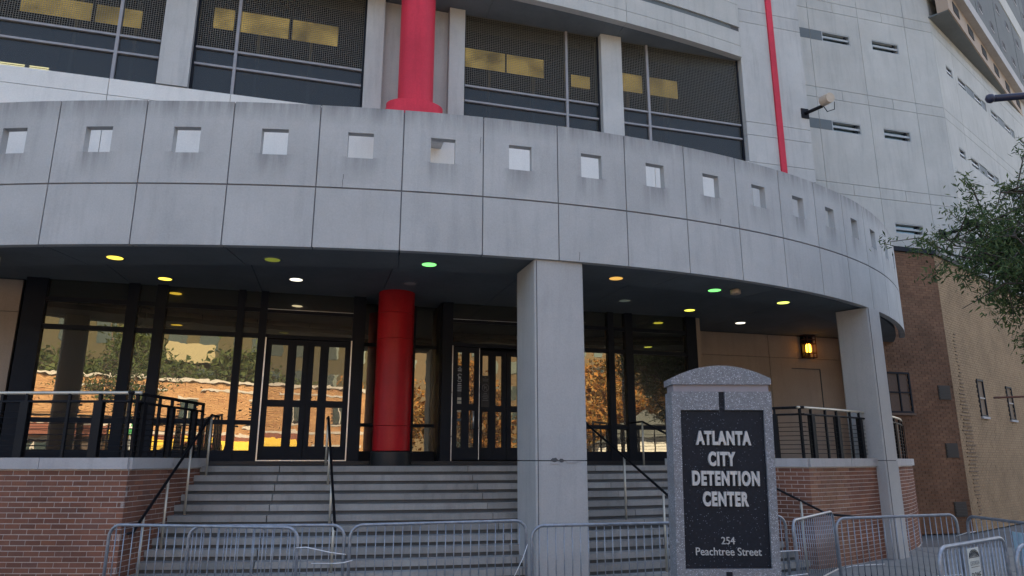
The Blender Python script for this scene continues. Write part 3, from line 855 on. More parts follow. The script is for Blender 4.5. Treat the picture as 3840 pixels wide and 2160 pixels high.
for u0, u1 in ((-3.09, -1.30), (.93, 3.0)):
    MB().fbox(FF, u0, u1, NG - .07, NG + .06, 4.45, 4.53).build('transom', M['frame'], store)
    MB().fbox(FF, u0, u1, NG - .06, NG + .05, 5.0, 5.07).build('transom', M['frame'], store)
    MB().fbox(FF, u0, u1, NG - .065, NG - .061, 5.072, 5.084).build('transom_edge', M['alu'], store)
    for a, b in ((4.53, 5.0), (5.085, HD)): MB().fbox(FF, u0, u1, NG, NG + .012, a, b).build('pane', M['store'], store)
# right doors, near leaf standing open
OD = Fr(*FF.p(.95, NG - .04, 0)[:2], 22)
nl = door_leaf(OD, 0, .62, .30)
MB().fbox(DF, .925, .945, -.10, -.05, LAND + .08, 4.46).build('jamb_strip', M['alu'], store)
MB().fbox(OD, .622, .634, -.03, .02, LAND + .11, 4.44).build('leaf_edge', M['alu'], nl)
MB().tube([OD.p(.47, -.03, 3.0), OD.p(.47, -.10, 3.0), OD.p(.47, -.10, 2.62), OD.p(.47, -.03, 2.62)], .014, 8).build('handle', M['alu'], nl, True)
door_leaf(Fr(*FF.p(0, NG + .35, 0)[:2], 16), 1.62, 2.3, 1.96)
door_leaf(Fr(*FF.p(0, NG + .35, 0)[:2], 16), 2.31, 3.0, 2.66)
# notices on the open leaf: flat print on the glass
def flat_text(name, body, fr, u, n, z, size, mat, parent, sx=1.0, ext=0.0, off=0.0, shear=0.0, align='CENTER', rot=0.0, rx=None):
    cu = bpy.data.curves.new(name, 'FONT'); cu.body = body; cu.size = size; cu.align_x = align; cu.extrude = ext; cu.offset = off; cu.shear = shear
    cu.space_character = 1.0 + max(0, off) * 14
    tmp = bpy.data.objects.new(name + '_src', cu); COL.objects.link(tmp)
    me = bpy.data.meshes.new_from_object(tmp)
    bpy.data.objects.remove(tmp)
    me.materials.clear(); me.materials.append(mat)
    o = bpy.data.objects.new(name, me)
    link(o, parent)
    Mx = fr.M(u, n, z) @ Matrix.Rotation(R(90), 4, 'X') @ Matrix.Rotation(rot, 4, 'Z') @ Matrix.Diagonal((sx, 1, 1, 1))
    o.matrix_local = Matrix.Translation(-WL[parent.name]) @ Mx
    WL[o.name] = WL[parent.name]
    return o
def notice(fr, u, n, z, parent, dim):
    b = MB().fbox(fr, u - .095, u + .095, n, n + .003, z - .42, z + .30).build('notice', M['black'], parent)
    pts = [fr.p(u + .075 * math.cos(a * math.pi / 12), n - .003, z + .02 + .085 * math.sin(a * math.pi / 12)) for a in range(25)]
    MB().tube(pts, .008, 5, False).build('prohibition_ring', dim, b)
    MB().tube([fr.p(u - .05, n - .003, z + .08), fr.p(u + .05, n - .003, z - .04)], .008, 5).build('prohibition_bar', dim, b)
    MB().fbox(fr, u - .035, u + .03, n - .004, n, z + .02, z + .045).fbox(fr, u - .03, u - .01, n - .004, n, z - .02, z + .02).build('weapon_symbol', dim, b)
    for k, (w, zz) in enumerate(((.02, .25), (.07, .21), (.06, .17), (.04, -.12), (.06, -.16), (.07, -.20), (.05, -.24), (.065, -.28))):
        MB().fbox(fr, u - w, u + w, n - .004, n, z + zz, z + zz + .018).build('text_line', dim, b)
pm = plain('notice_print', (.35, .36, .38), .6); pm2 = plain('faded_notice_print', (.10, .10, .11), .6)
notice(OD, .165, -.014, 3.72, nl, pm)
MB().fbox(OD, .10, .235, -.016, -.012, 2.98, 3.30).build('paper_notice', plain('paper', (.45, .42, .34), .7), nl)
MB().fbox(OD, .12, .215, -.018, -.016, 3.215, 3.245).build('paper_heading', M['strip'], nl)
for k in range(6): MB().fbox(OD, .118, .20 + .015 * (k % 2), -.0175, -.016, 3.17 - k * .028, 3.178 - k * .028).build('text_line', plain('faint_print', (.25, .24, .2), .7), nl)
MB().fbox(OD, .06, .24, -.016, -.012, 2.78, 2.84).build('letter_strip', M['strip'], nl)
notice(Fr(*FF.p(0, NG + .33, 0)[:2], 16), 1.80, -.012, 3.55, store, pm2)

# ------------------------------------------------------------------ beige concrete walls under the canopy, lamp
def ground_wall(label, u0, u1, cuts, n):
    t = thing('concrete_wall', FF.p(u0, n, LAND), label, 'wall')
    for a, b in zip(cuts, cuts[1:]):
        for z0, z1 in ((LAND - .1, 4.79), (4.79, 5.44)):
            fpanel(FF, a, b, z0, z1, n, .3, M['beige'], t)
    MB().fbox(FF, u0, u1, n + .05, n + .35, LAND - .1, 5.62).build('wall_core', M['gasket'], t)
    return t
wr = ground_wall('beige concrete wall with a lantern right of the storefront', 7.3, 14.6, [7.3, 10.42, 13.2, 14.6], .67)
MB().fbox(FF, 11.14, 12.09, .655, .675, 4.485, 4.505).fbox(FF, 12.075, 12.10, .655, .675, LAND, 4.485).build('hatch_groove', M['gasket'], wr)
MB().fbox(FF, 7.16, 7.32, NG, .66, LAND, 5.45).build('return_wall', M['beige'], wr)
wl = ground_wall('beige concrete wall left of the storefront', -13.5, -7.75, [-13.5, -10.5, -7.75], -.72)
lan = thing('wall_lantern', FF.p(11.63, .66, 4.85), 'caged amber wall lantern glowing on the beige concrete wall', 'lantern')
MB().fbox(FF, 11.50, 11.76, .60, .655, 4.80, 5.43).build('back_plate', M['frame'], lan)
cage = MB()
for uu in (11.47, 11.575, 11.745, 11.85):
    cage.tube([FF.p(uu, .62, 4.80), FF.p(uu, .44, 4.80), FF.p(uu, .44, 5.44), FF.p(uu, .62, 5.44)], .011, 5)
for zz in (4.80, 4.93, 5.20, 5.32, 5.44):
    cage.tube([FF.p(11.47, .62, zz), FF.p(11.47, .44, zz), FF.p(11.85, .44, zz), FF.p(11.85, .62, zz)], .010, 5)
cage.build('cage', plain('rusty_cage', (.10, .035, .02), .7), lan)
MB().lathe(*FF.p(11.66, .53, 0)[:2], [(.05, 4.95), (.07, 4.98), (.07, 5.16), (.04, 5.2)], 16).build('bulb', emit('amber_bulb', (1.0, .40, .03), 2.2), lan, True)
MB().fbox(FF, 11.54, 11.78, .46, .60, 5.22, 5.40).build('lamp_hood', M['frame'], lan)

# ------------------------------------------------------------------ concrete cell tower
NT = 1.2
tower = thing('cell_tower', FF.p(12.1, NT, 0), 'tall pale concrete tower with slot windows at the right', 'building')
TC = FF.p(18.9, NT, 0)
T2 = Fr(TC[0], TC[1], 41)
TTOP = 29.0
def slot_window(fr, u0, u1, z0, z1, n, deep=.14, bars=True):
    w = .035
    f = MB().fbox(fr, u0, u1, n + .01, n + deep, z0, z0 + w).fbox(fr, u0, u1, n + .01, n + deep, z1 - w, z1).fbox(fr, u0, u0 + w, n + .01, n + deep, z0 + w, z1 - w).fbox(fr, u1 - w, u1, n + .01, n + deep, z0 + w, z1 - w).build('slot_window', M['slotframe'], tower)
    MB().fbox(fr, u0 + w, u1 - w, n + deep - .02, n + deep, z0 + w, z1 - w).build('pane', M['slot'], f)
    if bars:
        zm = (z0 + z1) / 2
        MB().fbox(fr, u0 + w, u1 - w, n + .03, n + .08, zm - .035, zm + .035).build('security_bar', M['slotframe'], f)
        MB().fbox(fr, u1 - .20, u1 - .13, n + .05, n + .09, z0 + w, z1 - w).build('bar_bracket', M['frame'], f)
tu = [12.1, 13.53, 15.63, 17.67, 18.9]
bands = [(10.33, 10.71), (13.72, 14.10), (17.11, 17.50), (20.5, 20.88), (23.9, 24.28)]
rows = [(5.0, 10.33), (10.71, 13.72), (14.10, 17.11), (17.50, 20.5), (20.88, 23.9), (24.28, TTOP)]
slots = {(2, 0): (16.05, 17.20, 9.17, 9.54), (1, 1): (14.02, 15.18, 12.54, 12.93), (2, 1): (16.1, 17.25, 12.54, 12.94), (1, 2): (14.02, 15.18, 15.9, 16.29), (2, 2): (16.1, 17.27, 15.92, 16.33),
         (1, 3): (14.02, 15.18, 19.3, 19.69), (2, 3): (16.1, 17.27, 19.3, 19.7), (1, 0): (14.02, 15.18, 9.17, 9.54)}
MB().fbox(FF, 12.15, 18.75, NT + .16, NT + 8, 0, TTOP - .1).build('tower_core', M['gasket'], tower)
for ri, (z0, z1) in enumerate(rows):
    for ci in range(4):
        fpanel(FF, tu[ci], tu[ci + 1], z0, z1, NT, .15, M['tower'], tower, slots.get((ci, ri)), 'wall_panel', .0075)
        if (ci, ri) in slots: slot_window(FF, *slots[(ci, ri)], NT)
for z0, z1 in bands:
    us = [12.1, 13.53, 14.58, 15.63, 16.68, 17.67, 18.9]
    for a, b in zip(us, us[1:]): fpanel(FF, a, b, z0, z1, NT, .15, M['tower'], tower, None, 'band_panel', .0075)
for z0, z1 in ((12.56, 12.92), (15.91, 16.28)):
    MB().fbox(FF, 12.1, 13.52, NT - .006, NT + .05, z0, z1).fbox(FF, 13.54, 14.01, NT - .006, NT + .05, z0, z1).build('grey_inset', M['strip'], tower)
# receding right face
MB().fbox(T2, .05, 40, .16, 6, 0, TTOP - .1).build('tower_core', M['gasket'], tower)
t2u = [0] + [2.0 + 3.9 * i for i in range(10)]
for ri, (z0, z1) in enumerate(rows[:5]):
    for ci, (a, b) in enumerate(zip(t2u, t2u[1:])):
        hole = None
        zc = {0: 9.17, 1: 12.54, 2: 15.86, 3: 19.3, 4: 22.6}[ri]
        if ci == 0: hole = (1.05, 1.72, zc, zc + .39)
        elif ri in (1, 2, 0): hole = (a + .3, a + 3.6, zc, zc + .39)
        fpanel(T2, a, b, z0, z1, 0, .15, M['tower'], tower, hole, 'wall_panel', .008)
        if hole and ci == 0: slot_window(T2, *hole, 0)
        elif hole:
            slot_window(T2, hole[0], hole[0] + .95, hole[2], hole[3], 0)
            slot_window(T2, hole[0] + 1.85, hole[0] + 2.8, hole[2], hole[3], 0)
            for x0, x1 in ((hole[0] + .95, hole[0] + 1.85), (hole[0] + 2.8, hole[1])):
                MB().fbox(T2, x0, x1, .02, .1, hole[2], hole[3]).build('grey_inset', M['strip'], tower)
for z0, z1 in bands[:4]:
    for a, b in zip(t2u, t2u[1:]): fpanel(T2, a, b, z0, z1, 0, .15, M['tower'], tower, None, 'band_panel', .008)
# projecting upper block
OV = Fr(15.26, 21.84, 44.2)
ZO = 17.74
ov = thing('upper_cell_block', OV.p(0, 0, ZO), 'grey banded upper block jutting out at the top right corner', 'building')
MB().fbox(OV, .7, 42, .02, .4, ZO, ZO + .85).build('tan_strip', M['beige'], ov)
MB().fbox(OV, .72, 42, .06, 5, ZO - .03, ZO + .02).build('underside', M['soffit'], ov)
MB().fbox(OV, .5, 42, -.25, 5, ZO + .85, ZO + 1.35).build('ledge', M['coping'], ov)
MB().fbox(OV, .6, 42, -.10, 6, ZO + 1.35, 32).build('block_wall', M['ovgrey'], ov)
for i in range(10):
    a = .9 + i * 4.0
    for z0, z1 in ((ZO + 1.5, ZO + 5.2), (ZO + 6.4, ZO + 10)):
        MB().fbox(OV, a, a + 3.9, -.125, -.09, z0, z1).build('grey_panel', M['ovgrey'], ov)
    for u0, z0 in ((a + .4, ZO + 2.2), (a + 2.3, ZO + 2.2), (a + .4, ZO + 4.1), (a + 2.3, ZO + 4.1), (a + .4, ZO + 7.5), (a + 2.3, ZO + 7.5)):
        w_ = MB().fbox(OV, u0, u0 + .62, -.145, -.12, z0, z0 + .40).build('window', M['framegrey'], ov)
        MB().fbox(OV, u0 + .05, u0 + .60, -.150, -.14, z0 + .07, z0 + .38).build('pane', M['dark'], w_)
    MB().fbox(OV, a, a + 3.98, -.14, -.09, ZO + 5.3, ZO + 6.3).build('pale_band', M['tower'], ov)
    for u0 in (a + .5, a + 2.5):
        MB().fbox(OV, u0, u0 + .75, -.0, .03, ZO + .25, ZO + .65).build('clerestory_pane', M['dark'], ov)

# ------------------------------------------------------------------ brick podium of the tower
NBk = -.41
pod = thing('brick_podium', FF.p(13, NBk, 0), 'brown and tan brick podium below the concrete tower at the right', 'building')
PC = FF.p(15.70, NBk, 0)
P2 = Fr(PC[0], PC[1], 41)
def brick_face(fr, u0, u1, z0, z1, holes, mat, name, bl=.225, bc=.0745, tooth=None):
    mb = MB(); c = 0; z = z0
    while z + bc <= z1 + .01:
        u = u0 + (0 if c % 2 else -bl / 2)
        while u < u1:
            a, b = max(u0, u + .005), min(u1, u + bl - .005)
            if b - a > .03 and not any(h[0] < (a + b) / 2 < h[1] and h[2] < z + bc / 2 < h[3] for h in holes):
                e = random.uniform(-.002, .002) + (tooth(a, z, c) if tooth else 0)
                mb.fbox(fr, a, b, e, .03, z + .005, z + bc - .005)
            u += bl
        z += bc; c += 1
    o = mb.build(name, mat, pod); o['kind'] = 'stuff'
wf = [(13.0, 14.17, 3.21, 4.35)]
brick_face(Fr(*FF.p(0, NBk, 0)[:2], 16), 12.95, 15.70, 0, 7.95, wf, M['wing'], 'brown_brick_field')
MB().fbox(FF, 12.96, 15.68, NBk + .012, NBk + 2.2, 0, 7.95).build('podium_core', M['wingm'], pod)
MB().fbox(FF, 12.9, 15.74, NBk - .06, NBk + 1.7, 7.95, 8.09).build('dark_coping', M['frame'], pod)
wf2 = [(2.11, 2.71, 3.23, 4.37), (5.02, 5.62, 3.23, 4.34), (8.0, 8.6, 3.23, 4.35)]
brick_face(P2, .0, 19, 0, 7.95, wf2, M['tanb'], 'tan_brick_field')
MB().fbox(P2, .0, 19, .012, .45, 0, 7.95).build('podium_core', M['tanm'], pod)
MB().fbox(P2, .05, 19, -.06, .9, 7.952, 8.088).build('dark_coping', M['frame'], pod)
def brick_window(fr, u0, u1, z0, z1, n, nv, nh, glow=None):
    w = .05
    f = MB().fbox(fr, u0, u1, n, n + .08, z0, z0 + w).fbox(fr, u0, u1, n, n + .08, z1 - w, z1).fbox(fr, u0, u0 + w, n, n + .08, z0 + w, z1 - w).fbox(fr, u1 - w, u1, n, n + .08, z0 + w, z1 - w)
    f.fbox(fr, u0 + w, u1 - w, n + .05, n + .075, z0 + w, z1 - w)
    f = f.build('window', M['frame'], pod)
    for i in range(1, nv): 
        x = u0 + (u1 - u0) * i / nv; MB().fbox(fr, x - .02, x + .02, n + .01, n + .045, z0 + w, z1 - w).build('glazing_bar', M['frame'], f)
    for i in range(1, nh):
        z = z0 + (z1 - z0) * i / nh; MB().fbox(fr, u0 + w, u1 - w, n + .008, n + .047, z - .02, z + .02).build('glazing_bar', M['framegrey'] if nv == 1 else M['frame'], f)
    MB().fbox(fr, u0 + w, u1 - w, n + .046, n + .049, z0 + w, z1 - w).build('pane', M['blackglass'], f)
    MB().fbox(fr, u0 - .04, u1 + .04, n - .03, n + .08, z0 - .06, z0).build('sill', M['coping'] if nv == 1 else M['wingm'], f)
    if glow:
        MB().fbox(fr, *glow[:2], n + .044, n + .0455, *glow[2:]).build('inner_lamp', emit('window_lamp', (1.0, .75, .25), .5), f)
brick_window(FF, 13.0, 14.17, 3.21, 4.35, NBk - .03, 3, 2, (13.46, 13.65, 3.33, 3.74))
for h in wf2: brick_window(P2, *h, -.03, 1, 2)
for u, z in ((15.34, 3.81), (15.32, 2.2), (15.33, .62)):
    v = MB().fbox(FF, u - .21, u + .21, NBk - .025, NBk, z - .2, z + .2).build('wall_vent', M['vent'], pod)
    for k in range(5): MB().fbox(FF, u - .19, u + .19, NBk - .04, NBk - .025, z - .17 + k * .075, z - .13 + k * .075).build('louvre', M['vent'], v)
# stepped scar of dark mortar ledges on the tan face
for k in range(50):
    z = .45 + k * .105
    w = max(.16, .95 * math.exp(-((z - 2.5) / 1.5) ** 2)) * random.uniform(.6, 1.1)
    u = .70 + random.uniform(-.06, .06) - w / 2
    MB().fbox(P2, u, u + w, -.02, 0, z, z + .026).build('mortar_ledge', M['scar'], pod)

# ------------------------------------------------------------------ cameras and lamps on the tower
def wall_camera(fr, u, n, z, out, side_, label, mat, r=.13):
    p = Vector(fr.p(u, n, z)); a = Vector(fr.p(u + side_ * .55 * out, n - .8 * out, z + .12))
    t = thing('wall_camera', p, label, 'camera')
    MB().fbox(fr, u - .13, u + .13, n - .03, n, z - .16, z + .16).build('wall_plate', M['rail'], t)
    MB().tube([p, a - Vector((0, 0, .04))], .055, 8).build('arm', M['rail'], t, True)
    d = (a - p).normalized()
    MB().tube([a - d * .05 + Vector((0, 0, .1)), a + d * .02 + Vector((0, 0, .1)), a + Vector((.10, -.34, .06))], r, 20, True, [.9, 1, 1]).build('housing', mat, t, 'auto')
    MB().tube([a + Vector((.0, 0, 0)), a + Vector((.1, -.05, -.25)), a + Vector((.3, -.1, -.2)), a + Vector((.3, -.15, .02))], .012, 6).build('cable', M['rail'], t, True)
wall_camera(FF, 11.95, 0, 12.27, .55, 1.0, 'ivory camera on a black arm beside the red stripe', M['ivory'], .15)
wall_camera(FF, 17.97, NT, 9.30, .7, 1.2, 'black camera on the tower corner half hidden by the tree', M['rail'])
wall_camera(T2, .2, 0, 9.2, 1.1, 1.6, 'black camera on a longer arm deeper among the tree branches', M['rail'])

# ------------------------------------------------------------------ crowd barriers
BARLEN, BARH = 2.46, 1.10
def barrier_meshes(L, lean=0.0):
    r = .16
    pts = [(.0, 0, .06), (0, 0, BARH - r)]
    for k in range(1, 7): pts.append((r - r * math.cos(math.pi / 2 * k / 6), 0, BARH - r + r * math.sin(math.pi / 2 * k / 6)))
    for k in range(0, 7): pts.append((L - r + r * math.sin(math.pi / 2 * k / 6), 0, BARH - r + r * math.cos(math.pi / 2 * k / 6)))
    pts.append((L, 0, .06))
    fm = MB().tube(pts, .021, 8).mesh('frame', smooth=True)
    bm = MB().tube([(0, 0, 0), (0, 0, BARH - .22)], .0075, 6).mesh('bar', smooth=True)
    rm = MB().tube([(0, 0, .20), (L, 0, .20)], .017, 8).mesh('bottom_rail', smooth=True)
    ft = MB().tube([(0, -.30, .015), (0, -.26, .05), (0, .26, .05), (0, .30, .015)], .02, 6).mesh('foot', smooth=True)
    for m in (fm, bm, rm, ft): m.materials.append(M['galv'])
    return fm, bm, rm, ft
def barrier(a, b, label, nb=20, lean=0.0, z=0.0):
    A, B = Vector((a[0], a[1], z)), Vector((b[0], b[1], z))
    L = (B - A).length
    t = thing('crowd_barrier', A, label, 'barrier', 'steel crowd barriers before the stairs')
    fm, bm, rm, ft = barrier_meshes(L)
    Mx = Matrix.Translation(A) @ Matrix.Rotation(math.atan2(b[1] - a[1], b[0] - a[0]), 4, 'Z') @ Matrix.Rotation(lean, 4, 'X')
    inst('frame', fm, t, Mx); inst('bottom_rail', rm, t, Mx)
    for x in (.0, L): inst('foot', ft, t, Mx @ Matrix.Translation((x, 0, 0)))
    for i in range(nb):
        x = .10 + (L - .20) * i / (nb - 1)
        inst('bar', bm, t, Mx @ Matrix.Translation((x, 0, .20)))
    return t
barrier((-5.37, 9.92), (-2.73, 9.50), 'galvanised barrier furthest left, in front of the left brick flank', 21)
barrier((-4.22, 9.72), (-2.22, 9.86), 'galvanised barrier overlapped behind the leftmost one', 21)
barrier((-2.14, 9.84), (.20, 10.62), 'galvanised barrier across the middle of the stairs left of the big column', 20)
barrier((.26, 9.75), (2.55, 10.28), 'galvanised barrier in front of the big square column', 20)
barrier((2.75, 10.75), (4.22, 11.45), 'galvanised barrier whose rounded end shows right beside the sign', 14)
barrier((4.02, 10.55), (5.43, 12.45), 'galvanised barrier turned away beside the sign', 20, -.03)
barrier((4.78, 10.95), (7.05, 11.75), 'galvanised barrier in front of the right brick wall and slim column', 20)
barrier((7.03, 11.45), (7.02, 8.9), 'galvanised barrier at the right edge carrying a pale blue notice', 20)
barrier((4.18, 7.34), (5.52, 8.36), 'nearest galvanised barrier with a white plate at the lower right', 17)
barrier((5.06, 7.52), (6.9, 8.4), 'galvanised barrier cut off by the lower right corner', 18)
def zip_tie(pts, label):
    tag(MB().tube(pts, .0055, 5).build('zip_tie', M['tie'], None, True), label, 'zip tie', 'white zip ties on the barriers')
zip_tie([(-2.74, 9.47, .86), (-2.6, 9.44, .87), (-2.3, 9.5, .80), (-2.12, 9.55, .77)], 'white zip tie sticking out near the end of the leftmost barrier')
zip_tie([(-2.62, 9.80, .63), (-2.3, 9.80, .63), (-2.2, 9.78, .64), (-2.08, 9.78, .67)], 'white zip tie joining the second and third barriers')
zip_tie([(.22, 10.58, .78), (.15, 10.5, .6), (.02, 10.4, .36)], 'long white zip tie hanging beside the big column')
zip_tie([(3.55, 10.6, .62), (3.75, 10.6, .68), (4.05, 10.5, .71)], 'upper white zip tie right of the sign')
zip_tie([(3.55, 10.5, .30), (3.85, 10.5, .37), (4.12, 10.5, .40)], 'lower white zip tie right of the sign')
zip_tie([(4.95, 11.2, .38), (5.1, 11.2, .41), (5.6, 11.3, .42)], 'white zip tie on the barrier before the right brick wall')
zip_tie([(6.98, 11.7, .78), (7.1, 11.6, .84), (7.2, 11.55, .86)], 'white zip tie where the right barriers meet')
zip_tie([(5.30, 8.1, .72), (5.42, 8.05, .71), (5.60, 8.05, .71)], 'white zip tie on the nearest barrier end')
# plates hung on the barriers
def plate_frame(a, b, s, z, out):
    A, B = Vector((*a, 0)), Vector((*b, 0)); d = (B - A).normalized()
    nx, ny = d.y, -d.x
    p = A + d * s + Vector((nx, ny, 0)) * out
    return Fr(p.x, p.y, math.degrees(math.atan2(d.y, d.x)))
pf = plate_frame((4.18, 7.34), (5.52, 8.36), .72, 0, .035)
pl = thing('barrier_plate', pf.p(0, 0, .62), 'white plate with a dome emblem hung on the nearest barrier', 'sign')
MB().fbox(pf, -.135, .135, 0, .006, 0.715, 1.055).build('plate', plain('cream_plate', (.52, .53, .48), .5), pl)
dm = MB()
for k in range(-3, 4):
    dm.tube([pf.p(k * .033, -.003, 0.972), pf.p(k * .033 * .72, -.003, 0.972 + .06 * math.sqrt(max(0.05, 1 - (k / 3.7) ** 2)))], .004, 4)
dm.tube([pf.p(.115 * math.cos(math.pi * j / 14), -.003, 0.972 + .066 * math.sin(math.pi * j / 14)) for j in range(15)], .004, 4, False)
dm.tube([pf.p(-.125, -.003, 0.965), pf.p(.125, -.003, 0.965)], .004, 4)
dm.build('dome_emblem', M['black'], pl)
flat_text('small_lettering', 'GEORGIA', pf, 0, -.003, 0.890, .055, M['strip'], pl, .95)
MB().tube([pf.p(-.10, -.003, 0.872), pf.p(.10, -.003, 0.872)], .0025, 4).build('rule_line', M['black'], pl)
flat_text('large_lettering', 'DOME', pf, 0, -.003, 0.755, .095, M['black'], pl, .85)
pf2 = plate_frame((7.03, 11.45), (7.02, 8.9), .95, 0, -.03)
pl2 = thing('barrier_notice', pf2.p(0, 0, .7), 'pale blue notice on the barrier at the right edge', 'sign')
MB().fbox(pf2, 0, .9, 0, .005, .52, .96).build('board', plain('pale_blue_board', (.42, .58, .66), .5), pl2)
bp = plain('blue_print', (.10, .20, .30), .5)
flat_text('notice_letter', 'C', pf2, .26, -.004, .60, .13, bp, pl2)
for u0, w, h in ((.36, .03, .06), (.42, .02, .09), (.47, .05, .05), (.55, .02, .08), (.60, .05, .06)): MB().fbox(pf2, u0, u0 + w, -.004, -.001, .60, .60 + h).build('faded_letter', bp, pl2)

# ------------------------------------------------------------------ monument sign
sg = thing('monument_sign', (2.48, 8.6, 0), 'speckled grey granite sign reading ATLANTA CITY DETENTION CENTER', 'sign')
SF = Fr(2.535, 8.6, 1.0)
hw = .605
us = [-hw, -.505, -.037, .037, .505, hw]
zs = [0.0, .73, 2.525, 2.745]
# body front with a sunk panel field and a slit up to the cap
MB().grid(lambda c, r, k: SF.p(us[c] * (1 - .012 * (2.745 - zs[r]) / 2.0) - .026 * (2.745 - zs[r]) , .06 if k else 0, zs[r]), 5, 3,
          lambda c, r: not (r == 1 and c in (1, 2, 3)) and not (r in (2,) and c == 2)).build('stone_frame', M['gran'], sg)
sk = lambda u, n, z: SF.p(u * (1 - .012 * (2.745 - z) / 2.0) - .026 * (2.745 - z), n, z)
def sbox(u0, u1, n0, n1, z0, z1):
    return MB().hexa([sk(u0, n0, z0), sk(u1, n0, z0), sk(u1, n1, z0), sk(u0, n1, z0), sk(u0, n0, z1), sk(u1, n0, z1), sk(u1, n1, z1), sk(u0, n1, z1)])
sbox(-hw + .004, hw - .004, .06, .36, 0, 2.745).build('stone_body', M['gran'], sg)
sbox(-.506, .506, .035, .058, .735, 2.524).build('dark_panel', M['grand'], sg)
sbox(-.036, .036, .035, .058, 2.524, 2.744).build('dark_slit', M['grand'], sg)
sbox(-.036, .036, -.004, .03, .35, .70).build('dark_slit', M['grand'], sg)
sbox(-hw + .025, hw - .025, .02, .34, 2.745, 2.83).build('neck', plain('pinkish_stone', (.27, .24, .25), .7), sg)
cap = [(-hw - .004, 2.83), (hw + .004, 2.83), (hw + .004, 2.905)] + [(hw * (1 - 2 * j / 24), 2.905 + .155 * (1 - (1 - 2 * j / 24) ** 2)) for j in range(1, 24)] + [(-hw - .004, 2.905)]
n = len(cap)
MB().add([SF.p(a, -.012, b) for a, b in cap] + [SF.p(a, .37, b) for a, b in cap], [tuple(range(n))[::-1], tuple(range(n, 2 * n)), *[(i, (i + 1) % n, n + (i + 1) % n, n + i) for i in range(n)]]).build('cap_stone', M['gran'], sg)
def sign_text(body, cx, z0, h, w, mat, off, ext, name='lettering', shear=0.0):
    cu_h = h / .70
    o = flat_text(name, body, SF, 0, 0, 0, cu_h, mat, sg, 1.0, ext, off, shear)
    xs = [v.co.x for v in o.data.vertices]; cw = max(xs) - min(xs); mid = (max(xs) + min(xs)) / 2
    ys = [v.co.y for v in o.data.vertices]; y0 = min(ys); ch = max(ys) - y0
    s = w / cw; sy = h / ch if body[0] != 'P' else 1.0
    P = sk(cx, .035 - ext, z0)
    Mx = Matrix.Translation(P) @ Matrix.Rotation(R(1.0), 4, 'Z') @ Matrix.Rotation(R(90), 4, 'X') @ Matrix.Rotation(R(-.6), 4, 'Z') @ Matrix.Diagonal((s, sy, 1, 1)) @ Matrix.Translation((-mid, -y0, 0))
    o.matrix_local = Matrix.Translation(-WL[sg.name]) @ Mx
for body, cx, z0, h, w in (('ATLANTA', .0, 2.112, .166, .66), ('CITY', -.025, 1.869, .168, .325), ('DETENTION', .012, 1.644, .172, .80), ('CENTER', .0, 1.413, .168, .535)):
    sign_text(body, cx, z0, h, w, M['letter'], .012, .018, shear=.04)
sign_text('254', .01, .994, .08, .155, M['letter'], .0, .008, 'street_number')
sign_text('Peachtree Street', .012, .872, .085, .76, M['letter'], .0, .008, 'street_name')

# ------------------------------------------------------------------ street lamp arm and rod at the right edge
la = thing('street_lamp_arm', (8.9, 10.0, 0), 'dark blue lamp arm with a ball end at the upper right edge', 'lamp post')
bl_ = plain('navy_paint', (.02, .022, .05), .4)
MB().tube([(7.52, 10.0, 7.42), (8.9, 10.0, 7.55)], .055, 12).build('arm', bl_, la, True)
MB().lathe(7.46, 10.0, [(.02, 7.345), (.055, 7.37), (.072, 7.42), (.055, 7.47), (.02, 7.495)], 16).build('ball_finial', bl_, la, True)
MB().tube([(8.9, 10.0, -.0), (8.9, 10.0, 7.9)], .08, 12).build('post', bl_, la, True)
tag(MB().tube([(6.77, 10.0, 2.79), (7.6, 10.0, 2.82), (8.83, 10.0, 2.86)], .016, 6).build('rusty_rod', plain('rust', (.10, .04, .025), .8), None, True), 'thin rusty rod sticking in from the right edge', 'rod')

